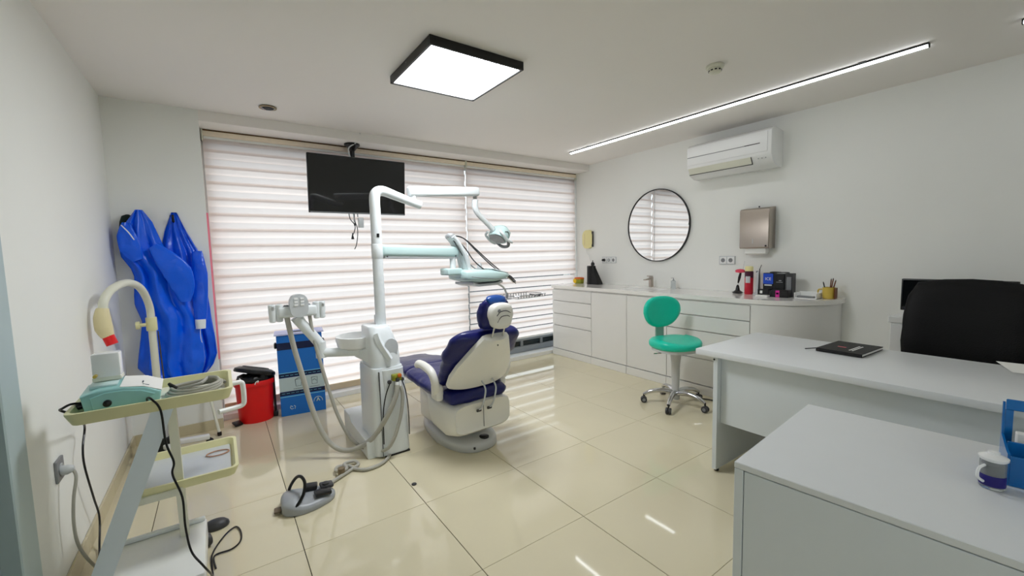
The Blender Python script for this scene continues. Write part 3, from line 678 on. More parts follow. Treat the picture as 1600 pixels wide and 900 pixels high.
# ================================================================ OFFICE CHAIR AND WALL CABINET
r = thing('office_chair', 'big black leather office chair behind the long desk', 'office chair', (3.20, -1.585, 0), math.radians(-2))
MB().cushion([(-.27, .50), (-.1, .50), (.1, .495), (.26, .49)], [.25, .27, .27, .25], [.05, .055, .055, .05]).build('seat', M_leather, r)
for o in [r.children[0]]: o.rotation_euler = (0, 0, PI/2)
# backrest: broad leather panel facing the desk (-x)
rings = []
for i in range(15):
    t = i/14; z = .50+.59*t; hw = .265+.02*math.sin(PI*t)-.03*max(0, t-.85)/.15; x = .23+.10*t-.02*math.sin(PI*t); th = .05*(1 if .06 < t < .93 else .6)
    ring = []
    for k in range(28):
        a = 2*PI*k/28; c, s_ = math.cos(a), math.sin(a)
        yy = math.copysign(abs(c)**.45, c)*hw; xx = math.copysign(abs(s_)**.7, s_)*th
        ring.append((x+xx-.35*yy*yy, yy, z+(.03*(1-(yy/hw)**2) if t > .85 else 0)))
    rings.append(ring)
MB().loft(rings).wrinkle(.006, 9).build('backrest', M_leather, r, ang=1.1)
for s_ in (-1, 1):
    MB().tube([(.18, s_*.27, .50), (.16, s_*.28, .60), (.08, s_*.285, .64), (-.08, s_*.285, .635), (-.14, s_*.28, .60), (-.12, s_*.26, .49)], .018, 10).build('armrest', M_black, r)
MB().lathe([(.05, .44), (.03, .43), (.028, .12), (.04, .1), (.04, .07), (0, .07)], n=20).build('gas_column', M_black, r)
for k in range(5):
    a = math.radians(36+72*k); c, s_ = math.cos(a), math.sin(a)
    MB().tube([(.02*c, .02*s_, .10), (.16*c, .16*s_, .095), (.29*c, .29*s_, .075)], [.024, .02, .014], 10).build('leg', M_black, r)
    MB().lathe([(0, -.02), (.025, -.02), (.028, -.012), (.028, .012), (.025, .02), (0, .02)], n=18, axis='X').build('caster', M_dgrey, r, loc=(.29*c, .29*s_, .029), rot=(0, 0, a+PI/2))
r = thing('low_cabinet', 'narrow white cabinet against the wall behind the office chair', 'cabinet', (3.74, -1.50, 0))
MB().bx(-.14, .148, -.29, .285, .0, .80, .002, 1).build('body', M_white, r, smooth=False)
MB().bx(-.155, .148, -.30, .295, .80, .842, .003, 1).build('top', M_white, r, smooth=False)
for y0, y1 in ((-.285, -.003), (.003, .28)):
    dd = MB().bx(-.156, -.1405, y0, y1, .06, .79, .001, 1).build('door', M_white, r, smooth=False)
    MB().bx(-.17, -.157, (y0+y1)/2-.004, (y0+y1)/2+.004, .6, .7, .002, 1).build('handle', M_chrome, dd, smooth=False)
r = thing('monitor', 'black flat monitor on the white cabinet, showing past the chair back', 'monitor', (3.63, -1.52, .843))
MB().lathe([(0, 0), (.09, .002), (.09, .01), (.02, .014), (0, .014)], (.05, 0, 0), 24).build('stand_base', M_black, r)
MB().bx(.045, .065, -.02, .02, .012, .12, .003, 1).build('stand_neck', M_black, r, smooth=False)
MB().bx(-.008, .03, -.26, .262, .045, .262, .004, 2).build('casing', M_black, r)
MB().bx(-.0095, -.0075, -.252, .254, .055, .254).build('screen', M_screen, r, smooth=False)
# ================================================================ DENTAL CHAIR
r = thing('dental_chair', 'white dental chair with navy plastic-covered upholstery, seen from behind', 'dental chair', (1.17, .55, 0), math.radians(2))
# base plate: long rounded foot
bo = []
for k in range(48):
    a = 2*PI*k/48; c, s_ = math.cos(a), math.sin(a)
    y = .17+.40*math.copysign(abs(s_)**.8, s_); x = .205*math.copysign(abs(c)**.75, c)*(1-.28*max(0, (y-.1)/.5)); bo.append((x, y))
MB().loft([[(x*q, .17+(y-.17)*q, z) for x, y in bo] for q, z in ((.985, .0), (1.0, .008), (1.0, .035), (.985, .05), (.93, .062), (.8, .070), (.3, .074), (.02, .075))]).build('base_plate', M_baseg, r, ang=1.0)
MB().lathe([(.034, .069), (.034, .078), (.028, .081), (0, .082)], (.035, -.165, -.006), 24).build('rubber_cap', M_black, r)
MB().lathe([(.008, .0), (.008, .012), (0, .014)], (-.08, -.222, .03), 10).build('bolt', M_dgrey, r)
MB().bx(-.135, .135, .275, .52, .055, .365, .03, 4).build('lift_housing', M_plasticc, r)
MB().bx(-.09, .09, -.02, .3, .05, .16, .02, 3).build('lift_arm', M_dgrey, r)
# body under the seat
def body_ring(y, w_, z0, z1): return [(x, y, (z0+z1)/2+q) for x, q in superel(w_, (z1-z0)/2, 28, 5)]
MB().loft([body_ring(-.215, .205, .17, .335), body_ring(-.225, .22, .155, .345), body_ring(-.20, .235, .135, .35), body_ring(-.08, .24, .10, .355), body_ring(.10, .235, .12, .36), body_ring(.20, .21, .18, .365), body_ring(.26, .19, .25, .365)]).build('seat_frame', M_plasticc, r, ang=.9)
MB().bx(-.001, .001, -.2275, -.22, .17, .33).build('frame_seam', M_grey, r, smooth=False)
MB().cushion([(-.20, .375), (-.05, .395), (.2, .40), (.45, .42), (.52, .42)], [.22, .25, .255, .25, .24], [.045, .055, .055, .05, .045]).wrinkle(.012, 14, 3).build('seat', M_navy, r, ang=1.2)
MB().cushion([(.50, .42), (.7, .42), (.95, .395), (1.12, .375)], [.24, .235, .215, .19], [.045, .045, .042, .035]).wrinkle(.012, 14, 5).build('leg_rest', M_navy, r, ang=1.2)
MB().cushion([(.48, .365), (.7, .362), (.95, .34), (1.05, .33)], [.2, .2, .18, .16], [.02, .02, .02, .015]).build('leg_rest_shell', M_plasticc, r)
# backrest: cover, then white shell behind it
MB().cushion([(-.03, .465), (-.11, .575), (-.20, .69), (-.285, .80), (-.325, .85)], [.235, .255, .285, .265, .20], [.055, .062, .064, .056, .042], ex=2.8).wrinkle(.016, 11, 8).build('backrest', M_navy, r, ang=1.2)
def shell():
    P = [(-.150, .46, .215, 0), (-.160, .475, .235, 0), (-.205, .545, .235, 0), (-.26, .62, .21, 0), (-.32, .70, .165, 0), (-.375, .775, .12, 0), (-.405, .815, .095, 0), (-.41, .822, .07, 0)]
    rings = []
    d = Vector((0, -.26, .36)).normalized(); nr = Vector((0, -d.z, -d.y*-1)); nr = Vector((0, -.36, -.26)).normalized()
    for y, z, w_, _ in P:
        n = 17; up = []; lo = []
        for k in range(n):
            u = -1+2*k/(n-1); x = u*w_; dome = .035*(1-abs(u)**3)
            up.append(Vector((x, y, z))+nr*dome); lo.append(Vector((x, y, z))-nr*.028)
        rings.append(up+lo[::-1])
    return MB().loft(rings)
shell().build('backrest_shell', M_plasticc, r, ang=.8)
MB().lathe([(.005, 0), (.006, .003), (0, .004)], (0, -.418, .765), 10, 'Y').build('shell_screw', M_grey, r)
# head rest
for s_ in (-1, 1): MB().cyl((s_*.043, -.402, .80), (s_*.038, -.455, .925), .0065, n=10).build('headrest_rod', M_chrome, r)
MB().cushion([(-.345, .87), (-.36, .92), (-.375, .98), (-.385, 1.035), (-.375, 1.055)], [.085, .112, .118, .10, .065], [.035, .052, .056, .046, .03], ex=2.5).wrinkle(.010, 16, 2).build('headrest', M_navy, r, ang=1.2)
MB().cushion([(-.425, 1.03), (-.405, 1.058), (-.37, 1.068)], [.06, .075, .05], [.02, .025, .018], ex=2.4).build('headrest_patch', M_navylight, r, ang=1.2)
hs = [[(x*q, -.468-dp, .955+z*q+.004) for x, z in [(a*(1-.12*(b < 0)), b) for a, b in superel(.080, .080, 28, 3)]] for q, dp in ((1., -.045), (1.02, -.01), (1., .008), (.9, .02), (.6, .027), (.02, .03))]
MB().loft(hs).build('headrest_shell', M_plasticc, r, ang=.9)
MB().tube([(-.055, -.492, .965), (-.03, -.497, .99), (.015, -.497, .992), (.05, -.492, .975)], .003, 6).tube([(-.05, -.49, .925), (-.025, -.497, .958), (.02, -.498, .962), (.045, -.492, .95)], .0025, 6).build('shell_seam', M_dgrey, r)
MB().lathe([(.01, 0), (.012, -.006), (.006, -.01), (0, -.01)], (-.038, -.49, .995), 12, 'Y').build('shell_button', M_grey, r)
# arm rests
for s_ in (-1, 1):
    ar = MB().tube([(s_*.30, .155, .575), (s_*.31, .10, .598), (s_*.31, .02, .598), (s_*.305, -.06, .578), (s_*.30, -.095, .54), (s_*.288, -.095, .48), (s_*.265, -.06, .42)], [.022, .027, .028, .028, .026, .028, .026], 14).build('armrest', M_plasticc, r)
    MB().box((s_*.258, -.055, .425), (.055, .10, .11), .02, 3).build('armrest_mount', M_plasticc, ar)
# two pull loops at the back
for x in (-.03, .055):
    MB().tube([(x+.035, -.195, .49), (x+.03, -.255, .44), (x+.012, -.262, .37), (x, -.245, .315), (x-.012, -.232, .30)], .006, 8).build('cable_guide', M_lgrey, r)
    MB().bx(x-.03, x+.006, -.238, -.226, .286, .304, .003, 1).build('cable_clip', M_dgrey, r, smooth=False)

# ================================================================ DENTAL UNIT
UX, UY = .655, .85
r = thing('dental_unit', 'white dental unit column with cuspidor, light and instrument arms beside the chair', 'dental unit', (UX, UY, 0))
def L3(p): return (p[0]-UX, p[1]-UY, p[2])
def LP(ps): return [L3(p) for p in ps]
# floor box
MB().prism([(-.16, 0), (.45, 0), (.45, .165), (.30, .165), (.24, .12), (-.02, .12), (-.16, .12)], -.165, .12, 'X', .008, 2).build('floor_box', M_plastic, r)
# column body: loft of rounded rectangles
def rr3(x0, x1, y0, y1, z, rad): return [(x, y, z) for x, y in rrect(x0, x1, y0, y1, rad, 5)]
MB().loft([rr3(-.118, .12, -.205, .15, .012, .05), rr3(-.118, .122, -.205, .15, .15, .05), rr3(-.118, .118, -.2, .15, .40, .05), rr3(-.115, .105, -.19, .15, .585, .05), rr3(-.11, .10, -.185, .145, .603, .045)]).build('column_body', M_plastic, r, ang=.6)
MB().loft([[(x, y, z) for x, y in rrect(-.072, .121-.03*z, -.2115+.02*z, .0, .05, 6)] for z in (.02, .15, .3, .45, .588)]).build('front_cover', M_plastic, r, ang=.6)
MB().bx(-.0765, -.0735, -.2085, -.1, .015, .585).build('cover_seam', M_black, r, smooth=False)
MB().bx(-.06, .11, -.206, .1, .0, .0115).build('toe_gap', M_black, r, smooth=False)
# upper housing
MB().loft([rr3(-.10, .098, -.175, .13, .604, .06), rr3(-.10, .096, -.172, .13, .68, .06), rr3(-.10, .075, -.14, .12, .80, .06), rr3(-.098, .055, -.11, .12, .862, .05), rr3(-.09, .045, -.10, .11, .872, .045)]).build('upper_housing', M_plastic, r, ang=.7)
MB().tube([(-.055, -.128, .83), (-.04, -.152, .76), (.01, -.186, .655)], [.022, .024, .02], 4).build('housing_rib', M_plastic, r)
MB().lathe([(0, 0), (.06, .0), (.066, -.005), (.062, -.012), (0, -.014)], (.028, -.155, .73), 28, 'Y', sx=.75).build('side_badge', M_lgrey, r)
# connector block
MB().bx(.005, .068, -.232, -.195, .515, .558, .006, 2).build('connector_block', M_green, r)
for x, z, m in ((.022, .548, M_green), (.05, .55, M_orange), (.036, .522, M_dgrey), (-.012, .51, M_dgrey), (.075, .515, M_dgrey)):
    MB().lathe([(.013, 0), (.014, -.01), (.009, -.014), (0, -.014)], (x, -.23 if abs(x-.036) < .03 else -.205, z), 14, 'Y').build('connector', m, r)
MB().cyl((.03, -.235, .51), (.028, -.24, .48), .013).build('hose_collar', M_white, r)
MB().cyl((.052, -.235, .515), (.05, -.24, .475), .010).build('hose_collar', M_white, r)
for pts in ([(-.012, -.216, .50), (-.045, -.218, .42), (-.066, -.219, .3), (-.07, -.216, .1)], [(.075, -.21, .505), (.095, -.214, .43), (.108, -.214, .3), (.11, -.21, .12)]):
    MB().tube(pts, .0035, 6).build('thin_cable', M_black, r)
# cuspidor bowl
BX, BY, BZ = -.118, .12, .70
MB().lathe([(.03, .0), (.10, .004), (.132, .022), (.142, .065), (.143, .092), (.137, .095), (.124, .05), (.09, .025), (0, .018)], (BX, BY, BZ), 40).build('cuspidor_bowl', M_white, r)
MB().lathe([(.05, -.012), (.075, -.005), (.088, .008)], (BX, BY, BZ), 28, cap=False).build('bowl_ring', M_grey, r)
MB().loft([[(BX-.03, BY-.06, BZ-.05), (BX-.03, BY+.06, BZ-.05), (BX-.03, BY+.06, BZ-.008), (BX-.03, BY-.06, BZ-.008)], [(-.08, -.1, BZ-.085), (-.08, .08, BZ-.085), (-.08, .08, BZ+.03), (-.08, -.1, BZ+.03)]]).build('bowl_bracket', M_plastic, r)
# cup filler: chrome spout and post
MB().tube([(.045, .08, .87), (.047, .08, .95), (.046, .08, .985), (.03, .07, 1.0), (.01, .06, .995), (.003, .055, .985)], .0065, 10).build('cup_spout', M_chrome, r)
MB().bx(.0, .035, .05, .1, .872, .93, .006, 2).build('cup_post', M_lgrey, r)
MB().lathe([(.006, 0), (.006, -.004), (0, -.005)], (.018, .05, .89), 10, 'Y').build('cup_button', M_grey, r)
# main pole and lamp arms
px, py = .02, .01
MB().tube([(px, py, .80), (px, py, 1.3), (px, py, 1.68)], .036, 20, 3).build('pole', M_plastic, r)
MB().tube([(px, py, 1.66), (px, py, 1.735), (px+.012, py+.002, 1.782), (px+.06, py+.006, 1.80), (px+.16, py+.014, 1.772), (px+.28, py+.022, 1.735), (px+.345, py+.03, 1.718)], [.036, .036, .036, .035, .032, .03, .03], 20).build('lamp_arm_lower', M_plastic, r)
MB().bx(px-.009, px+.009, py-.039, py-.033, 1.478, 1.503, .002, 1).build('pole_label', M_black, r, smooth=False)
MB().cyl(L3((.965, .885, 1.735)), L3((.965, .885, 1.80)), .022).build('arm_joint', M_plastic, r)
def beam(p0, p1, w_, h_, bevel=.012):
    p0, p1 = Vector(p0), Vector(p1); d_ = p1-p0; L_ = d_.length; q = d_.to_track_quat('X', 'Z')
    b = MB(); b.bx(0, L_, -w_/2, w_/2, -h_/2, h_/2, bevel, 3); bmesh.ops.rotate(b.bm, cent=(0, 0, 0), matrix=q.to_matrix(), verts=b.bm.verts); bmesh.ops.translate(b.bm, vec=p0, verts=b.bm.verts); return b
beam(L3((.925, .876, 1.812)), L3((1.60, 1.02, 1.87)), .06, .075, .02).build('lamp_arm_upper', M_plastic, r)
beam(L3((.96, .884, 1.786)), L3((1.55, 1.01, 1.838)), .045, .02, .006).build('arm_underside', M_lgrey, r)
MB().cyl(L3((1.565, 1.013, 1.83)), L3((1.565, 1.013, 1.805)), .018).build('arm_joint', M_chrome, r)
MB().tube(LP([(1.565, 1.015, 1.80), (1.563, 1.017, 1.745), (1.59, 1.022, 1.69), (1.65, 1.032, 1.64), (1.71, 1.043, 1.595), (1.76, 1.052, 1.555)]), [.026, .026, .024, .022, .022, .024], 14).build('lamp_yoke', M_plastic, r)
def lamp_head():
    c = Vector(L3((1.83, 1.055, 1.515))); q = Euler((0, math.radians(38), math.radians(8))).to_matrix()
    def P(v): return c+q@Vector(v)
    rings = []
    for x, s_ in ((-.075, .25), (-.07, .6), (-.045, .9), (0, 1.), (.035, .98), (.05, .93)):
        rings.append([P((z*1.0, y, x)) for y, z in superel(.10*s_, .075*s_, 28, 2.6)])
    flip = [[P((z, y, -(x))) for y, z in superel(.10*s_, .075*s_, 28, 2.6)] for x, s_ in ((-.075, .25), (-.07, .6), (-.045, .9), (0, 1.), (.035, .98), (.05, .93))]
    MB().loft(flip).build('lamp_head', M_mint, r, ang=.9)
    MB().loft([[P((z, y, -.050)) for y, z in superel(.085, .06, 24, 2.6)], [P((z, y, -.056)) for y, z in superel(.08, .056, 24, 2.6)]]).build('lamp_lens', M_clear, r)
    for k, y in enumerate((-.115, .115)):
        MB().tube([P((-.07, y*.7, -.02)), P((-.05, y, -.04)), P((.02, y, -.05)), P((.075, y, -.035)), P((.085, y*.7, -.015))], .011, 10).build('lamp_handle', M_plastic, r)
    MB().tube([P((.06, -.08, -.03)), P((.105, -.05, -.045)), P((.115, 0, -.05)), P((.105, .05, -.045)), P((.06, .08, -.03))], .014, 10).build('front_bumper', M_grey, r)
    MB().tube([P((-.03, -.1, .0)), P((.0, -.098, .02)), P((.03, -.096, .0))], .003, 6).build('head_seam', M_dgrey, r)
lamp_head()
# instrument delivery arm
beam(L3((.70, .866, 1.388)), L3((1.365, .985, 1.368)), .07, .085, .022).build('delivery_arm', M_mint, r)
beam(L3((.72, .869, 1.340)), L3((1.34, .981, 1.322)), .05, .02, .006).build('arm_underside', M_lgrey, r)
MB().lathe([(.0365, -.05), (.039, -.045), (.039, .045), (.0365, .05)], (px, py, 1.382), 28).build('pole_collar', M_plastic, r)
for x, y, z in ((.735, .833, 1.345), (1.325, .938, 1.335)): MB().lathe([(.006, 0), (.006, -.003), (0, -.004)], L3((x, y, z)), 10, 'Y').build('arm_screw', M_dgrey, r)
MB().cyl(L3((1.315, .975, 1.325)), L3((1.315, .975, 1.235)), .024).build('drop_post', M_plastic, r)
def local_box(c, d_, bev, rz=math.radians(10)): return MB().box(L3(c), d_, bev, 3, (0, 0, 0)) if rz == 0 else _rb(c, d_, bev, rz)
def _rb(c, d_, bev, rz):
    b = MB(); b.box((0, 0, 0), d_, bev, 3); bmesh.ops.rotate(b.bm, cent=(0, 0, 0), matrix=Matrix.Rotation(rz, 3, 'Z'), verts=b.bm.verts); bmesh.ops.translate(b.bm, vec=L3(c), verts=b.bm.verts); return b
local_box((1.30, .975, 1.21), (.14, .12, .055), .012).build('arm_head', M_mint, r)
# instrument console
def console():
    rz = Matrix.Rotation(math.radians(10), 3, 'Z'); c = Vector(L3((1.585, 1.03, 1.165)))
    rings = []
    for x, hw_, z0, z1 in ((-.235, .10, -.01, .045), (-.22, .13, -.03, .055), (-.12, .15, -.055, .06), (.08, .15, -.06, .045), (.2, .14, -.045, .02), (.265, .11, -.02, -.0), (.275, .08, -.015, -.004)):
        rings.append([c+rz@Vector((x, y, (z0+z1)/2+q)) for y, q in superel(hw_, (z1-z0)/2, 28, 4)])
    MB().loft(rings).build('instrument_console', M_mint, r, ang=.9)
    MB().loft([[c+rz@Vector((x, y, z)) for y, z in ((-.12, z_), (.12, z_), (.12, z_-.02), (-.12, z_-.02))] for x, z_ in ((-.16, -.048), (-.1, -.066), (.1, -.066), (.17, -.05))]).build('console_underside', M_lgrey, r)
    MB().tube([c+rz@Vector((-.2, -.152, .0)), c+rz@Vector((-.05, -.153, -.02)), c+rz@Vector((.1, -.153, -.035)), c+rz@Vector((.2, -.145, -.04))], .0025, 6).build('console_seam', M_grey, r)
    MB().loft([[c+rz@Vector((x, y, z)) for x, y, z in ((.06, -.13, .052), (.06, .13, .052), (.25, .11, .004), (.25, -.11, .004))], [c+rz@Vector((x, y, z+.006)) for x, y, z in ((.06, -.13, .052), (.06, .13, .052), (.25, .11, .006), (.25, -.11, .006))]]).build('keypad', M_plastic, r, ang=.4)
    MB().lathe([(.02, 0), (.022, .03), (.012, .05), (0, .052)], tuple(c+rz@Vector((.10, .10, .05))), 14).build('bottle_cap', M_lgrey, r)
console()
# whip arm bracket behind the console
for k, dy in enumerate((-.07, -.035, 0, .035, .07)):
    b = MB().tube(LP([(1.44, .995+dy, 1.22), (1.41, .99+dy, 1.33), (1.345, .98+dy*.8, 1.44), (1.30, .972+dy*.7, 1.49)]), [.018, .017, .016, .018], 10).build('whip_arm', M_plastic, r)
MB().tube(LP([(1.30, .92, 1.49), (1.295, .972, 1.50), (1.30, 1.025, 1.49)]), .02, 10).build('whip_head', M_lgrey, r)
whips = [([(1.305, .92, 1.495), (1.40, .935, 1.475), (1.52, .95, 1.375), (1.66, .965, 1.26), (1.77, .975, 1.185), (1.84, .98, 1.145)], 0),
         ([(1.305, .945, 1.50), (1.42, .965, 1.475), (1.53, .98, 1.395), (1.67, .995, 1.285), (1.79, 1.01, 1.20), (1.86, 1.01, 1.16)], 1),
         ([(1.31, .94, 1.46), (1.40, .95, 1.33), (1.50, .96, 1.235), (1.62, .97, 1.18), (1.74, .975, 1.165), (1.815, .98, 1.155)], 2),
         ([(1.31, .93, 1.48), (1.41, .94, 1.40), (1.50, .95, 1.29), (1.62, .96, 1.205), (1.75, .97, 1.18), (1.825, .975, 1.155)], 3)]
for pts, k in whips:
    MB().tube(LP(pts), .0052, 8).build('instrument_hose', M_dgrey if k != 2 else M_grey, r)
    e = Vector(L3(pts[-1])); 
    MB().tube([e, e+Vector((.05, -.0, -.025)), e+Vector((.10, .0, -.07))], [.007, .009, .005], 10).build('handpiece', M_dgrey if k % 2 else M_chrome, r)
# bracket tray on its own arm
MB().tube(LP([(1.74, 1.05, 1.115), (1.75, 1.05, 1.09), (1.80, 1.06, 1.075), (1.87, 1.07, 1.035), (1.90, 1.075, .98)]), .009, 8).build('tray_arm', M_plastic, r)
MB().cyl(L3((1.905, 1.077, .985)), L3((1.905, 1.077, .935)), .014).build('tray_pivot', M_chrome, r)
def tray():
    rz = Matrix.Rotation(math.radians(6), 3, 'Z'); c = Vector(L3((2.10, 1.10, .935)))
    t = _rb((2.10, 1.10, .935), (.36, .26, .006), .002, math.radians(6)).build('instrument_tray', M_chrome, r, smooth=False)
    for a, b, d_ in (((-.18, -.13), (.18, -.13), 0), ((-.18, .13), (.18, .13), 0), ((-.18, -.13), (-.18, .13), 0), ((.18, -.13), (.18, .13), 0)):
        MB().tube([c+rz@Vector((a[0], a[1], .022)), c+rz@Vector((b[0], b[1], .022))], .004, 8, smooth=False).build('tray_rail', M_chrome, t)
    for k in range(11):
        for s_ in (-1, 1): MB().cyl(tuple(c+rz@Vector((-.17+.034*k, s_*.13, .0))), tuple(c+rz@Vector((-.17+.034*k, s_*.13, .022))), .003, n=6).build('rail_post', M_dgrey, t)
    for k in range(4): MB().cyl(tuple(c+rz@Vector((.15, -.06+.04*k, .008))), tuple(c+rz@Vector((.2, -.06+.04*k, .0))), .005, n=8).build('tray_instrument', M_dgrey, t)
tray()
# assistant arm and suction holder
MB().tube(LP([(.60, .88, .70), (.50, .92, .695), (.38, .975, .692), (.30, 1.0, .70)]), [.045, .036, .03, .03], 14).build('assistant_arm', M_plastic, r)
MB().cyl(L3((.30, 1.0, .665)), L3((.30, 1.0, .775)), .034).build('arm_joint', M_plastic, r)
MB().tube(LP([(.30, 1.0, .755), (.25, 1.0, .83), (.19, 1.0, .915), (.165, 1.0, .96)]), [.034, .034, .034, .04], 14).build('assistant_arm', M_plastic, r)
MB().bx(*[v-o for v, o in zip((.055, .285), (UX, UX))], .955-UY, 1.05-UY, .965, 1.035, .014, 3).build('holder_block', M_plastic, r)
MB().loft([[(x+.175-UX, y_-UY, .985+z) for x, z in [(a, .055+b) for a, b in superel(.055, .075, 28, 2.6)]] for y_ in (.925, .985)]).build('control_pad', M_lgrey, r)
for k in range(3):
    for q in (-1, 1): MB().bx(.175-UX+q*.018-.011, .175-UX+q*.018+.011, .921-UY, .9255-UY, 1.06+.02*k-.02, 1.073+.02*k-.02, .001, 1).build('key', M_white, r, smooth=False)
for x in (.025, .065, .285, .32):
    MB().lathe([(.012, -.055), (.019, -.05), (.022, .02), (.022, .055), (.016, .06), (.014, .03), (0, .03)], L3((x, .985, .995)), 16).build('holder_cup', M_plastic, r)
for x in (.025, .32): MB().tube(LP([(x, .985, .94), (x, .98, 1.0), (x+.005, .96, 1.045)]), [.009, .012, .008], 10).build('suction_tip', M_lgrey, r)
h1 = [(.107, 1.0, 1.03), (.105, .985, .98), (.134, .985, .77), (.166, .965, .596), (.215, .93, .331), (.266, .89, .161), (.333, .84, .07), (.422, .775, .06), (.53, .69, .14), (.613, .615, .3), (.67, .605, .42), (.686, .612, .49)]
MB().tube(LP(h1), .0165, 12).build('suction_hose', M_hose, r)
h2 = [(.235, 1.0, 1.03), (.24, .985, .97), (.259, .98, .798), (.286, .965, .642), (.32, .94, .463), (.367, .905, .259), (.432, .855, .10), (.509, .77, .04), (.605, .615, .075), (.685, .595, .251), (.715, .60, .41), (.707, .61, .48)]
MB().tube(LP(h2), .0115, 12).build('suction_hose', M_hose, r)
for x in (.107, .235): MB().lathe([(.02, -.03), (.02, .035), (.012, .045), (0, .046)], L3((x, .995, 1.0)), 14).build('hose_grip', M_grey, r)

# ================================================================ FOOT CONTROL
r = thing('foot_control', 'grey dental foot pedal with a black carry hoop on the tiles', 'foot pedal', (.07, .40, 0), math.radians(-6))
fo = [(-.115, -.06), (-.12, .02), (-.10, .085), (-.03, .11), (.07, .10), (.135, .055), (.15, -.0), (.12, -.055), (.03, -.10), (-.06, -.105)]
def sm(poly, n=4): 
    P = cr([(x, y, 0) for x, y in poly+poly[:3]], n); return [(p.x, p.y) for p in P[n:-2*n]] if False else [(p.x, p.y) for p in P[:len(poly)*n]]
fo = sm(fo)
MB().loft([[(x*q, y*q, z+(.03*max(0, -x/.12) if z > .02 else 0)) for x, y in fo] for q, z in ((.98, .002), (1, .008), (1, .022), (.95, .032), (.85, .04), (.5, .046), (.02, .048))]).build('body', mat('pedal_grey', (158, 162, 166), .35, var=.03), r, ang=.9)
MB().tube([(-.085, .085, .03), (-.07, .07, .085), (-.04, .04, .14), (-.015, .0, .158), (-.0, -.04, .135), (-.015, -.075, .085), (-.062, -.096, .03)], .0085, 8).build('carry_hoop', M_black, r)
MB().box((.085, -.035, .058), (.085, .055, .022), .008, 2, (0, .12, .15)).build('pedal', M_black, r)
MB().box((.11, .04, .056), (.07, .06, .02), .008, 2, (0, .1, .1)).build('pedal', M_dgrey, r)
MB().box((.03, .055, .062), (.07, .055, .026), .008, 2, (0, .05, -.1)).build('switch_block', M_black, r)
MB().lathe([(.018, .0), (.018, .012), (.006, .016), (0, .016)], (.105, .03, .064), 16).build('dial', M_dgrey, r)
MB().box((-.135, -.02, .016), (.035, .05, .012), .005, 2).build('rear_foot', mat('pedal_brown', (110, 96, 76), .5, var=.05), r)
hp = [(.09, .47, .02), (.14, .50, .016), (.195, .50, .014), (.27, .545, .013), (.36, .60, .013), (.415, .64, .014), (.40, .69, .02), (.34, .68, .024), (.335, .60, .03), (.30, .585, .03), (.275, .62, .026), (.30, .675, .02), (.36, .66, .014), (.38, .60, .013), (.44, .545, .013), (.53, .555, .013), (.60, .61, .013), (.64, .68, .013)]
a = math.radians(6); hpl = [((x-.07)*math.cos(a)-(y-.40)*math.sin(a), (x-.07)*math.sin(a)+(y-.40)*math.cos(a), z) for x, y, z in hp]
MB().tube(hpl, .0105, 10).build('supply_hose', M_hose, r)
MB().lathe([(.02, -.02), (.022, 0), (.02, .02), (0, .021)], (hpl[9][0], hpl[9][1], .03), 12).build('hose_tie', mat('hose_tie_brown', (120, 104, 78), .5), r)
r = thing('bottle_top', 'small black bottle top lying flat on a floor tile', 'bottle top', (.621, .215, 0))
MB().lathe([(.014, .001), (.015, .004), (.012, .007), (0, .008)], n=20).build('disc', M_dgrey, r)
# ================================================================ BLUE WASTE BOX AND RED BIN
r = thing('cardboard_waste_box', 'tall blue cardboard waste box with a round hole, beside the red bin', 'waste box', (.305, 1.99, 0), math.radians(-7))
MB().bx(-.175, .175, -.10, .10, 0, .70, .003, 1).build('box_body', M_blue, r, smooth=False)
def flap():
    n = 32; out = [(math.copysign(min(.19, abs(.27*math.cos(t))), math.cos(t)), math.copysign(min(.11, abs(.156*math.sin(t))), math.sin(t))) for t in [2*PI*k/n for k in range(n)]]
    inn = [(.085*math.cos(2*PI*k/n), .058*math.sin(2*PI*k/n)) for k in range(n)]
    return MB().loft([[(x, y, .712) for x, y in inn], [(x, y, .712) for x, y in out], [(x, y, .7005) for x, y in out], [(x, y, .7005) for x, y in inn], [(x, y, .712) for x, y in inn]], cap=False)
flap().build('top_flap', M_lav, r, smooth=False)
MB().lathe([(.084, .7008), (.084, .7035), (0, .7035)], n=30, sy=.68).build('drop_hole', M_black, r)
yf = -.1012
def patch(x0, x1, z0, z1, m, name='printed_band', y=yf): return MB().bx(x0, x1, y-.0006, y+.001, z0, z1).build(name, m, r, smooth=False)
patch(-.175, .175, .575, .635, M_navyprint, 'dark_strap'); patch(-.175, .175, .372, .378, M_cyanline); patch(-.175, .175, .335, .37, M_navyprint)
patch(-.175, .175, .215, .333, M_bandprint); patch(-.175, .175, .18, .213, M_navyprint); patch(-.175, .175, .165, .171, M_cyanline)
for s_ in (-1, 1): MB().box((s_*.186, -.02, .605), (.022, .06, .05), .01, 2).build('strap_clip', M_black, r)
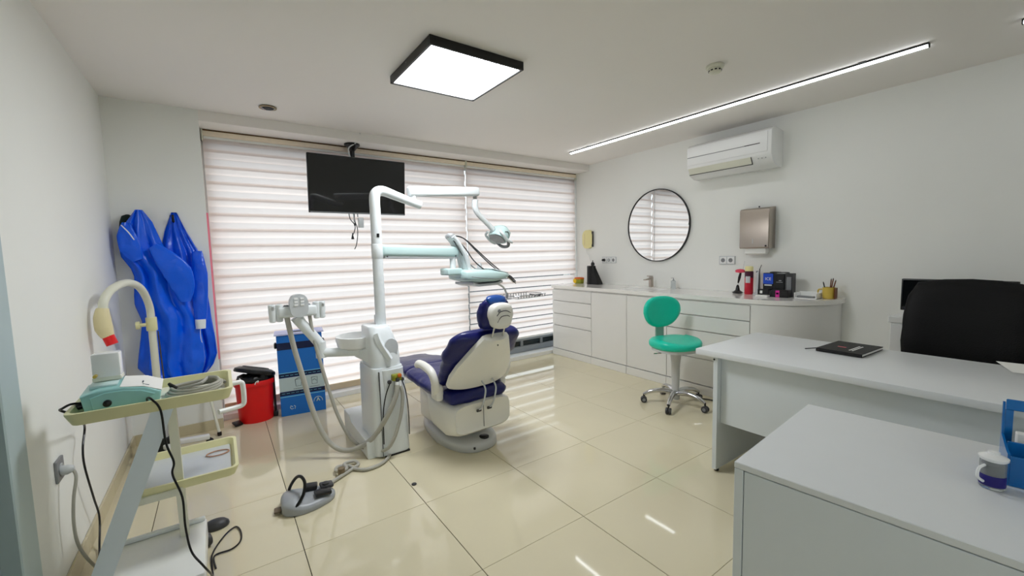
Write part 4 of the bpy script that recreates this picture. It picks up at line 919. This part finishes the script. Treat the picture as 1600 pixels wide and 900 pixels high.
# pictograms: bin outline, document with arrow, arched emblem
def lineprint(pts, m, rad=.002): MB().tube([(x, yf-.0012, z) for x, z in pts], rad, 6, smooth=False).build('pictogram', m, r)
for cx in (-.03, .095):
    lineprint([(cx-.024, .31), (cx-.02, .25), (cx+.02, .25), (cx+.024, .31), (cx-.024, .31)], M_ink)
lineprint([(-.045, .315), (-.02, .325), (.0, .315)], M_ink); lineprint([(.08, .28), (.095, .292), (.112, .275)], M_ink)
for cx in (-.03, .095): patch(cx-.04, cx+.04, .226, .231, M_ink, 'print_line')
lineprint([(.115+.035*math.cos(t), .09+.04*math.sin(t)) for t in [PI*k/12 for k in range(13)]], M_bandprint, .003)
MB().prism([(.098, .09), (.108, .09), (.115, .104), (.122, .09), (.132, .09), (.115, .125)], yf-.002, yf, 'Y').build('emblem', M_bandprint, r)
lineprint([(-.085, .075), (-.10, .085), (-.105, .07), (-.095, .055), (-.08, .06)], M_bandprint, .003); lineprint([(-.075, .085), (-.065, .075), (-.07, .055)], M_bandprint, .003)
for q in range(9): patch(-.16+.035*q, -.135+.035*q, .351, .354, M_cyanline, 'print_line', yf-.0007); patch(-.16+.035*q, -.135+.035*q, .196, .199, M_cyanline, 'print_line', yf-.0007)

r = thing('pedal_bin', 'red pedal bin with a tilted black lid over a black bag', 'bin', (-.055, 2.0, 0), math.radians(-10))
MB().lathe([(.118, .004), (.122, .0), (.126, .012), (.138, .31), (.146, .315), (.147, .335), (.140, .335), (.134, .30), (.12, .02), (0, .02)], n=40, sy=.84).build('bucket', M_red, r)
MB().lathe([(.125, .25), (.132, .32), (.146, .345), (.151, .33), (.1485, .31)], n=40, sy=.86, cap=False).wrinkle(.01, 22, 2).build('bag_rim', M_red, r, ang=1.2)
MB().lathe([(.12, .30), (.13, .35), (.11, .385), (.07, .40), (.02, .395), (0, .39)], n=36, sy=.84).wrinkle(.03, 18, 4).build('bag', M_bag, r, ang=1.2)
MB().tube([(-.125, -.03, .35), (-.10, -.08, .37), (-.07, -.10, .36), (-.09, -.08, .385)], .004, 8).build('bag_string', M_paper, r)
MB().tube([(.02, -.125, .33), (.03, -.13, .35), (.045, -.12, .355), (.04, -.12, .34)], .004, 8).build('bag_string', M_paper, r)
def lid():
    b = MB().lathe([(.150, .0), (.155, .01), (.15, .03), (.12, .045), (.05, .052), (0, .053)], n=40, sy=.86)
    return b.build('lid', M_black, r, loc=(.005, .01, .392), rot=(math.radians(-12), math.radians(15), 0))
ld = lid()
MB().lathe([(.10, .048), (.095, .054), (.0, .056)], n=36, sy=.86).build('lid_top', M_dgrey, ld)
MB().bx(.132, .150, .0, .03, .03, .36, .004, 1).build('lid_lever', M_black, r)
MB().bx(.125, .16, -.02, .04, .005, .045, .006, 2).build('hinge_foot', M_black, r)
MB().box((-.125, -.09, .02), (.06, .07, .016), .006, 2, (.2, 0, .5)).build('pedal', M_black, r)

# ================================================================ GOWNS ON THE PILLAR
def hook(label, x, z):
    r = thing('coat_hook', label, 'hook', (x, YB, z), 0, 'hooks on the pillar')
    MB().bx(-.022, .022, -.008, 0, -.05, .03, .004, 2).build('plate', M_blackmatte, r)
    MB().tube([(0, -.006, .0), (0, -.04, -.02), (0, -.06, .0), (0, -.062, .028)], .008, 10).build('hook_arm', M_blackmatte, r)
hook('black wall hook under the folded blue gown near the corner', -.685, 1.665); hook('black wall hook under the gown nearer the window', -.485, 1.66)
from mathutils import noise as NZ
r = thing('cloth_cap', 'dark green cloth cap hooked behind the gown peak', 'cap', (-.735, 1.93, 1.565))
MB().lathe([(.045, 0), (.052, .02), (.048, .07), (.03, .105), (.008, .118), (0, .119)], n=24, sy=.5).wrinkle(.008, 25, 3).build('crown', mat('dark_green_cloth', (14, 34, 30), .8, var=.15, bump=.2), r, ang=1.2)

def gown(name, label, rows, yb, depth, folds, m, seed):
    """hanging film gown: rows of (z, left x, right x); front is folded, back is nearly flat"""
    rows = sorted(rows, key=lambda q: -q[0]); z0 = rows[-1][0]
    r = thing(name, label, 'gown', ((rows[0][1]+rows[0][2])/2, yb, z0), 0, 'blue gowns on the pillar'); ox = r.location.x
    zs = [rows[0][0]+(rows[-1][0]-rows[0][0])*k/46 for k in range(47)]
    def at(z):
        for a, b in zip(rows, rows[1:]):
            if a[0] >= z >= b[0]:
                t = (a[0]-z)/(a[0]-b[0]+1e-9); return a[1]+(b[1]-a[1])*t, a[2]+(b[2]-a[2])*t
        return rows[-1][1:]
    rings = []; n = 34
    for i, z in enumerate(zs):
        l, rr_ = at(z); fr_, bk = [], []
        for k in range(n):
            u = k/(n-1); x = l+(rr_-l)*u; t = i/46
            env = math.sin(PI*u)**.5; amp = depth*(.3+.7*min(1, t*3))
            q = folds*(u+.12*math.sin(3.1*u+seed))+seed+.25*NZ.noise(Vector((u*3, t*4, seed)))
            tri = 1-abs((q % 1.)*2-1); ph = seed
            y = -env*amp*(.38+.62*tri**.8)-.02*NZ.noise(Vector((x*9, z*6, seed)))-.010*NZ.noise(Vector((x*30, z*14, seed)))
            dz = .018*math.sin(folds*u*PI*2+ph) if i == 46 else 0
            fr_.append((x-ox, y-.004, z-z0+dz)); bk.append((x-ox, .0+.012*math.sin(folds*u*PI*3), z-z0+dz))
        rings.append(fr_+bk[::-1])
    MB().loft(rings).build('gown_body', m, r, ang=1.3)
    return r
GA = [(1.714, -.689, -.648), (1.635, -.738, -.603), (1.502, -.793, -.564), (1.389, -.788, -.53), (1.297, -.739, -.475), (1.24, -.727, -.445), (1.111, -.739, -.43), (1.042, -.741, -.422), (.922, -.709, -.393), (.732, -.736, -.368), (.591, -.76, -.362), (.516, -.711, -.383), (.449, -.596, -.41)]
GB = [(1.709, -.496, -.463), (1.574, -.542, -.417), (1.433, -.574, -.358), (1.385, -.577, -.342), (1.242, -.587, -.332), (1.045, -.53, -.314), (.896, -.49, -.305), (.745, -.47, -.293), (.613, -.453, -.288), (.522, -.452, -.322), (.421, -.459, -.413)]
r = gown('gown', 'shiny blue plastic gown with a draped sleeve, nearer the corner', GA, 1.895, .085, 4.3, M_gown, 1.3)
# folded sleeve lying across the front
def sleeve(r, pts, wid, th, m, nm='sleeve', seed=0):
    o = r.location; P = cr([Vector(p)-o for p in pts], 5); rings = []; n = len(P)
    for i in range(n):
        d_ = (P[min(i+1, n-1)]-P[max(i-1, 0)]).normalized(); nr = Vector((-d_.z, 0, d_.x)).normalized(); t = i/(n-1)*(len(wid)-1); k = min(int(t), len(wid)-2); w_ = wid[k]+(wid[k+1]-wid[k])*(t-k)
        ring = []
        for j in range(22):
            a = 2*PI*j/22; c, s_ = math.cos(a), math.sin(a)
            ring.append(P[i]+nr*math.copysign(abs(c)**.8, c)*w_+Vector((0, 1, 0))*s_*th*(.6+.5*NZ.noise(Vector((c*2, i*.4, seed)))))
        rings.append(ring)
    return MB().loft(rings).build(nm, m, r, ang=1.0)
sleeve(r, [(-.60, 1.80, 1.46), (-.54, 1.79, 1.37), (-.48, 1.79, 1.27), (-.455, 1.80, 1.16), (-.45, 1.81, 1.05)], [.03, .065, .085, .07, .03], .022, M_gown, seed=4)
sleeve(r, [(-.735, 1.825, 1.62), (-.735, 1.81, 1.53), (-.72, 1.81, 1.44), (-.69, 1.82, 1.36)], [.02, .052, .06, .03], .022, M_gown, 'collar_fold', seed=9)
sleeve(r, [(-.755, 1.785, 1.60), (-.72, 1.78, 1.55), (-.695, 1.78, 1.50)], [.003, .004, .003], .003, M_cuff, 'neck_tie', seed=1)
r = gown('gown', 'blue plastic gown with a white cuff, nearer the window', GB, 1.962, .05, 2.6, M_gown2, 4.4)
sleeve(r, [(-.36, 1.90, 1.42), (-.355, 1.88, 1.25), (-.362, 1.86, 1.08), (-.372, 1.86, .90)], [.03, .05, .048, .036], .024, M_gown2, seed=6)
o = r.location
MB().tube([(-.373-o.x, 1.86-o.y, .905-o.z), (-.376-o.x, 1.858-o.y, .835-o.z)], [.034, .031], 16, smooth=False).build('cuff', M_cuff, r)
MB().tube([(-.378-o.x, 1.84-o.y, .835-o.z), (-.38-o.x, 1.835-o.y, .77-o.z), (-.375-o.x, 1.835-o.y, .73-o.z)], .002, 6).build('cuff_thread', M_cuff, r)

# ================================================================ TROLLEY
TX, TY = -.50, .10
r = thing('instrument_trolley', 'cream two-tray trolley on a slanted post against the left wall', 'trolley', (TX, TY, 0))
def trayshape(x0, x1, y0, y1, z0, z1, name, th=.012):
    """open tray with sloped rim"""
    def R4(i, z, q=.03): return [(x-TX, y-TY, z) for x, y in rrect(x0+i, x1-i, y0+i, y1-i, q, 4)]
    return MB().loft([R4(.014, z0), R4(.0, z1-.006), R4(.0, z1), R4(th, z1), R4(th+.012, z0+.01)]).build(name, M_cream, r, ang=.6)
trayshape(-.705, -.222, -.07, .285, .79, .835, 'upper_tray')
MB().bx(-.68-TX, -.25-TX, -.04-TY, .255-TY, .8005, .803, .001, 1).build('tray_mat', M_creaml, r, smooth=False)
trayshape(-.60, -.222, .09, .49, .40, .44, 'lower_tray')
MB().bx(-.575-TX, -.25-TX, .12-TY, .46-TY, .4105, .413, .001, 1).build('tray_mat', M_lgrey, r, smooth=False)
# white base cabinet and casters
MB().bx(-.70-TX, -.36-TX, -.13-TY, .29-TY, .062, .15, .008, 2).build('base_box', M_white, r)
MB().bx(-.695-TX, -.365-TX, .262-TY, .285-TY, .15, .168, .006, 2).build('base_rim', M_plastic, r)
for x, y in ((-.66, -.09), (-.385, -.09), (-.66, .27), (-.37, .31)):
    c = MB().cyl((x-TX, y-TY, .03), (x-TX, y-TY, .063), .01, n=10).build('caster', M_dgrey, r)
    MB().lathe([(0, -.016), (.026, -.016), (.03, -.01), (.03, .01), (.026, .016), (0, .016)], n=20, axis='X').build('wheel', M_dgrey, c, loc=(x-TX, y-TY, .031), rot=(0, 0, .4))
def flatbar(p0, p1, w_, t_): 
    p0, p1 = Vector(p0), Vector(p1); d_ = (p1-p0).normalized(); side = Vector((0, 1, 0)); wv = d_.cross(side).normalized()
    return MB().loft([[p+wv*a*w_/2+side*b*t_/2 for a, b in ((-1, -1), (1, -1), (1, 1), (-1, 1))] for p in (p0, p1)])
flatbar((-.443-TX, -.035-TY, .80), (-.70-TX, -.035-TY, .10), .062, .03).build('slanted_post', M_post, r, smooth=False)
flatbar((-.43-TX, .06-TY, .79), (-.435-TX, .20-TY, .15), .03, .03).build('rear_post', M_creaml, r, smooth=False)
MB().bx(-.58-TX, -.42-TX, .09-TY, .12-TY, .38, .41, .004, 1).build('lower_bracket', M_creaml, r, smooth=False)
MB().tube([(-.27-TX, .22-TY, .775), (-.21-TX, .24-TY, .775), (-.185-TX, .25-TY, .77), (-.18-TX, .25-TY, .74), (-.18-TX, .25-TY, .69), (-.185-TX, .25-TY, .665), (-.21-TX, .24-TY, .66), (-.28-TX, .20-TY, .665)], .011, 10, 4).build('push_handle', M_white, r)
r2 = r
r = thing('ring_band', 'thin brown loop of band lying in the lower tray', 'loop', (-.30, .36, .4145))
MB().tube([(.045*math.cos(2*PI*k/20), .03*math.sin(2*PI*k/20), .003) for k in range(21)], .0028, 8).build('loop', mat('brown_rubber', (176, 130, 100), .5), r)

r = thing('ultrasonic_scaler', 'pale teal tabletop device with a black knob on the trolley', 'device', (-.555, .03, .8035), math.radians(3))
side = [(-.105, 0), (-.115, .075), (-.07, .088), (.0, .088), (.06, .076), (.105, .052), (.098, .02), (.09, 0)]
MB().prism(side, -.045, .15, 'Y', .008, 3).build('housing', M_tealdev, r)
MB().prism([(-.085, .022), (-.09, .066), (-.05, .078), (.0, .077), (.05, .066), (.088, .046), (.05, .022), (.0, .014)], -.0495, -.045, 'Y', .002, 1).build('front_panel', M_tealdev, r)
MB().lathe([(.012, 0), (.012, -.010), (.009, -.013), (0, -.014)], (-.045, -.049, .040), 18, 'Y').build('knob', M_black, r)
MB().prism([(-.01, .0885), (.055, .0775), (.104, .0535), (.106, .0545), (.056, .0795), (-.01, .0905)], -.04, .145, 'Y').build('control_panel', M_paper, r)
for k in range(4): MB().box((.05+.012*k, .03, .081-.006*k), (.004, .03, .002), 0, 1, (0, .45, 0)).build('panel_print', M_ink, r, smooth=False)
MB().box((.06, -.01, .0775), (.02, .004, .002), 0, 1, (0, .4, 0)).build('panel_print', M_ink, r, smooth=False)
MB().prism([(-.095, .085), (-.095, .097), (-.02, .097), (-.02, .086)], .0, .12, 'Y', .003, 1).build('bottle_seat', M_mint, r)
r = thing('water_bottle', 'white square water container on the back of the teal device', 'container', (-.61, .115, .9015))
MB().bx(-.04, .04, -.028, .028, 0, .105, .006, 2).build('container', M_white, r)
MB().bx(-.041, .041, -.029, .029, 0, .018, .003, 1).build('cream_base', M_creaml, r)
MB().lathe([(.006, 0), (.006, -.02), (0, -.021)], (-.03, -.028, .025), 10, 'Y').build('tap', M_mustard, r)
r = thing('coiled_hose', 'grey handpiece hose coiled on the upper tray', 'hose', (-.348, .09, .8035))
pts = []
for k in range(58):
    a = 2*PI*k/18; rad = 1-.05*math.sin(k*.7)-.004*k; pts.append((.100*rad*math.cos(a)+.006*math.sin(k), .085*rad*math.sin(a), .008+.0085*(k//18)+.012*max(0, math.cos(a))))
pts += [(.02, -.03, .04), (-.03, -.02, .03), (-.06, .01, .02)]
MB().tube(pts, .0065, 8, 3).build('hose', M_hose, r)
MB().tube([(-.06, .01, .02), (-.075, .02, .03), (-.088, .03, .045)], [.008, .01, .005], 10).build('handpiece', M_black, r)
# cables
r = thing('power_cable', 'black cable from the teal device hanging down along the wall', 'cable', (-.79, .3, 0))
def rel(ps, o): return [(p[0]-o[0], p[1]-o[1], p[2]-o[2]) for p in ps]
MB().tube(rel([(-.675, .05, .84), (-.70, .03, .848), (-.722, .03, .838), (-.735, .06, .825), (-.72, .09, .80), (-.745, .30, .72), (-.79, .60, .60), (-.795, .56, .515), (-.795, .556, .426), (-.795, .64, .24), (-.795, .70, .11), (-.785, .60, .02), (-.77, .5, .008)], r.location), .0042, 8).build("cord", M_black, r)
MB().tube(rel([(-.668, .06, .83), (-.69, .055, .828), (-.705, .05, .826)], r.location), [.011, .011, .006], 10).build('plug', M_black, r)
r = thing('pedal_cable', 'black cable dropping from the upper tray to a loop on the floor', 'cable', (-.36, -.08, 0))
MB().tube(rel([(-.49, -.02, .825), (-.485, -.05, .845), (-.47, -.082, .845), (-.447, -.092, .80), (-.441, -.092, .676), (-.424, -.09, .596), (-.431, -.09, .548), (-.409, -.09, .451), (-.408, -.09, .335), (-.397, -.10, .236), (-.365, -.14, .19), (-.345, -.10, .12), (-.345, .05, .01), (-.35, .21, .006), (-.303, .338, .006), (-.255, .389, .006), (-.235, .33, .006), (-.239, .249, .006), (-.275, .206, .006), (-.34, .20, .006), (-.335, .10, .006)], r.location), .0037, 8).build("cord", M_black, r)
r = thing('foot_switch', 'small dark round foot switch behind the trolley base', 'foot switch', (-.335, .455, 0))
MB().lathe([(.055, .001), (.058, .008), (.055, .02), (.04, .034), (.015, .04), (0, .041)], n=30, sy=.7).build('body', M_dgrey, r)
# left wall outlet
r = thing('wall_outlet', 'grey wall outlet with a plug low on the left wall', 'socket', (XL, .355, .51))
MB().bx(0, .010, -.045, .045, -.045, .045, .004, 2).build('plate', M_grey, r)
MB().lathe([(.024, .010), (.024, .013), (.02, .013), (.018, .011), (0, .011)], n=20, axis='X').build('socket_well', M_lgrey, r)
MB().lathe([(.019, .012), (.02, .03), (.014, .045), (.008, .05), (0, .05)], (0, -.01, -.005), 16, 'X').build('plug', M_lgrey, r)
MB().tube(rel([(-.785, .345, .50), (-.775, .33, .47), (-.785, .31, .387), (-.79, .30, .286), (-.785, .31, .186), (-.76, .34, .08), (-.73, .37, .012), (-.69, .42, .008)], r.location), .006, 8).build('cord', M_hose, r)

# ================================================================ WHITENING LAMP ON A STAND
r = thing('whitening_lamp', 'white arched lamp stand with a cream head and red tip by the gowns', 'lamp', (-.63, 1.62, 0))
def lw(ps): return rel(ps, (-.63, 1.62, 0))
MB().tube(lw([(-.63, 1.62, .10), (-.63, 1.62, .5), (-.63, 1.62, .92), (-.632, 1.60, 1.06), (-.652, 1.48, 1.18), (-.69, 1.32, 1.225), (-.735, 1.16, 1.20), (-.762, 1.085, 1.14), (-.768, 1.07, 1.075)]), .0215, 16).build('arched_pole', M_creaml, r)
MB().tube(lw([(-.768, 1.07, 1.10), (-.772, 1.062, 1.05), (-.768, 1.058, .99), (-.755, 1.055, .945)]), [.026, .036, .038, .027], 18).build('lamp_head', mat('lamp_cream', (224, 212, 168), .35, var=.03), r)
MB().tube(lw([(-.757, 1.055, .955), (-.745, 1.052, .915), (-.74, 1.05, .90)]), [.027, .026, .026], 16).build('red_tip', M_red, r)
MB().lathe([(.028, -.045), (.030, -.04), (.030, .04), (.028, .045)], lw([(-.63, 1.62, .93)])[0], 20).build('clamp', M_cream, r)
MB().lathe([(.012, 0), (.012, -.03), (.026, -.034), (.026, -.052), (0, -.055)], lw([(-.655, 1.60, .93)])[0], 12, 'X').build('clamp_knob', M_cream, r)
MB().bx(-.05, .05, -.05, .05, .04, .14, .008, 2).build('foot_hub', M_black, r)
MB().cyl((0, 0, .13), (0, 0, .36), .034).build('lower_sleeve', M_lgrey, r)
for k, (a, L_) in enumerate(((5, .26), (105, .20), (200, .13), (300, .26))):
    c, s_ = math.cos(math.radians(a)), math.sin(math.radians(a))
    beam((c*.02, s_*.02, .085), (c*L_, s_*L_, .065), .045, .035, .008).build('leg', M_white, r)
    cs = MB().cyl((c*L_, s_*L_, .03), (c*L_, s_*L_, .055), .008, n=10).build('caster', M_black, r)
    MB().lathe([(0, -.012), (.024, -.012), (.026, -.008), (.026, .008), (.024, .012), (0, .012)], n=18, axis='X').build('wheel', M_black, cs, loc=(c*L_, s_*L_, .027), rot=(0, 0, .7))
MB().tube([(.03, -.01, .88), (.038, -.012, .5), (.04, -.02, .2), (.06, -.04, .05)], .004, 8).build('lamp_cord', M_dgrey, r)
r = thing('tube_stand', 'thin white splayed tube with a black foot leaning by the pillar', 'stand leg', (-.315, 1.80, 0))
MB().tube([(0, 0, .02), (-.035, .085, .24), (-.06, .155, .41)], .011, 10, 3).build('tube', M_creaml, r)
MB().lathe([(.014, .0), (.015, .02), (.012, .03), (0, .03)], n=14).build('rubber_foot', M_black, r)
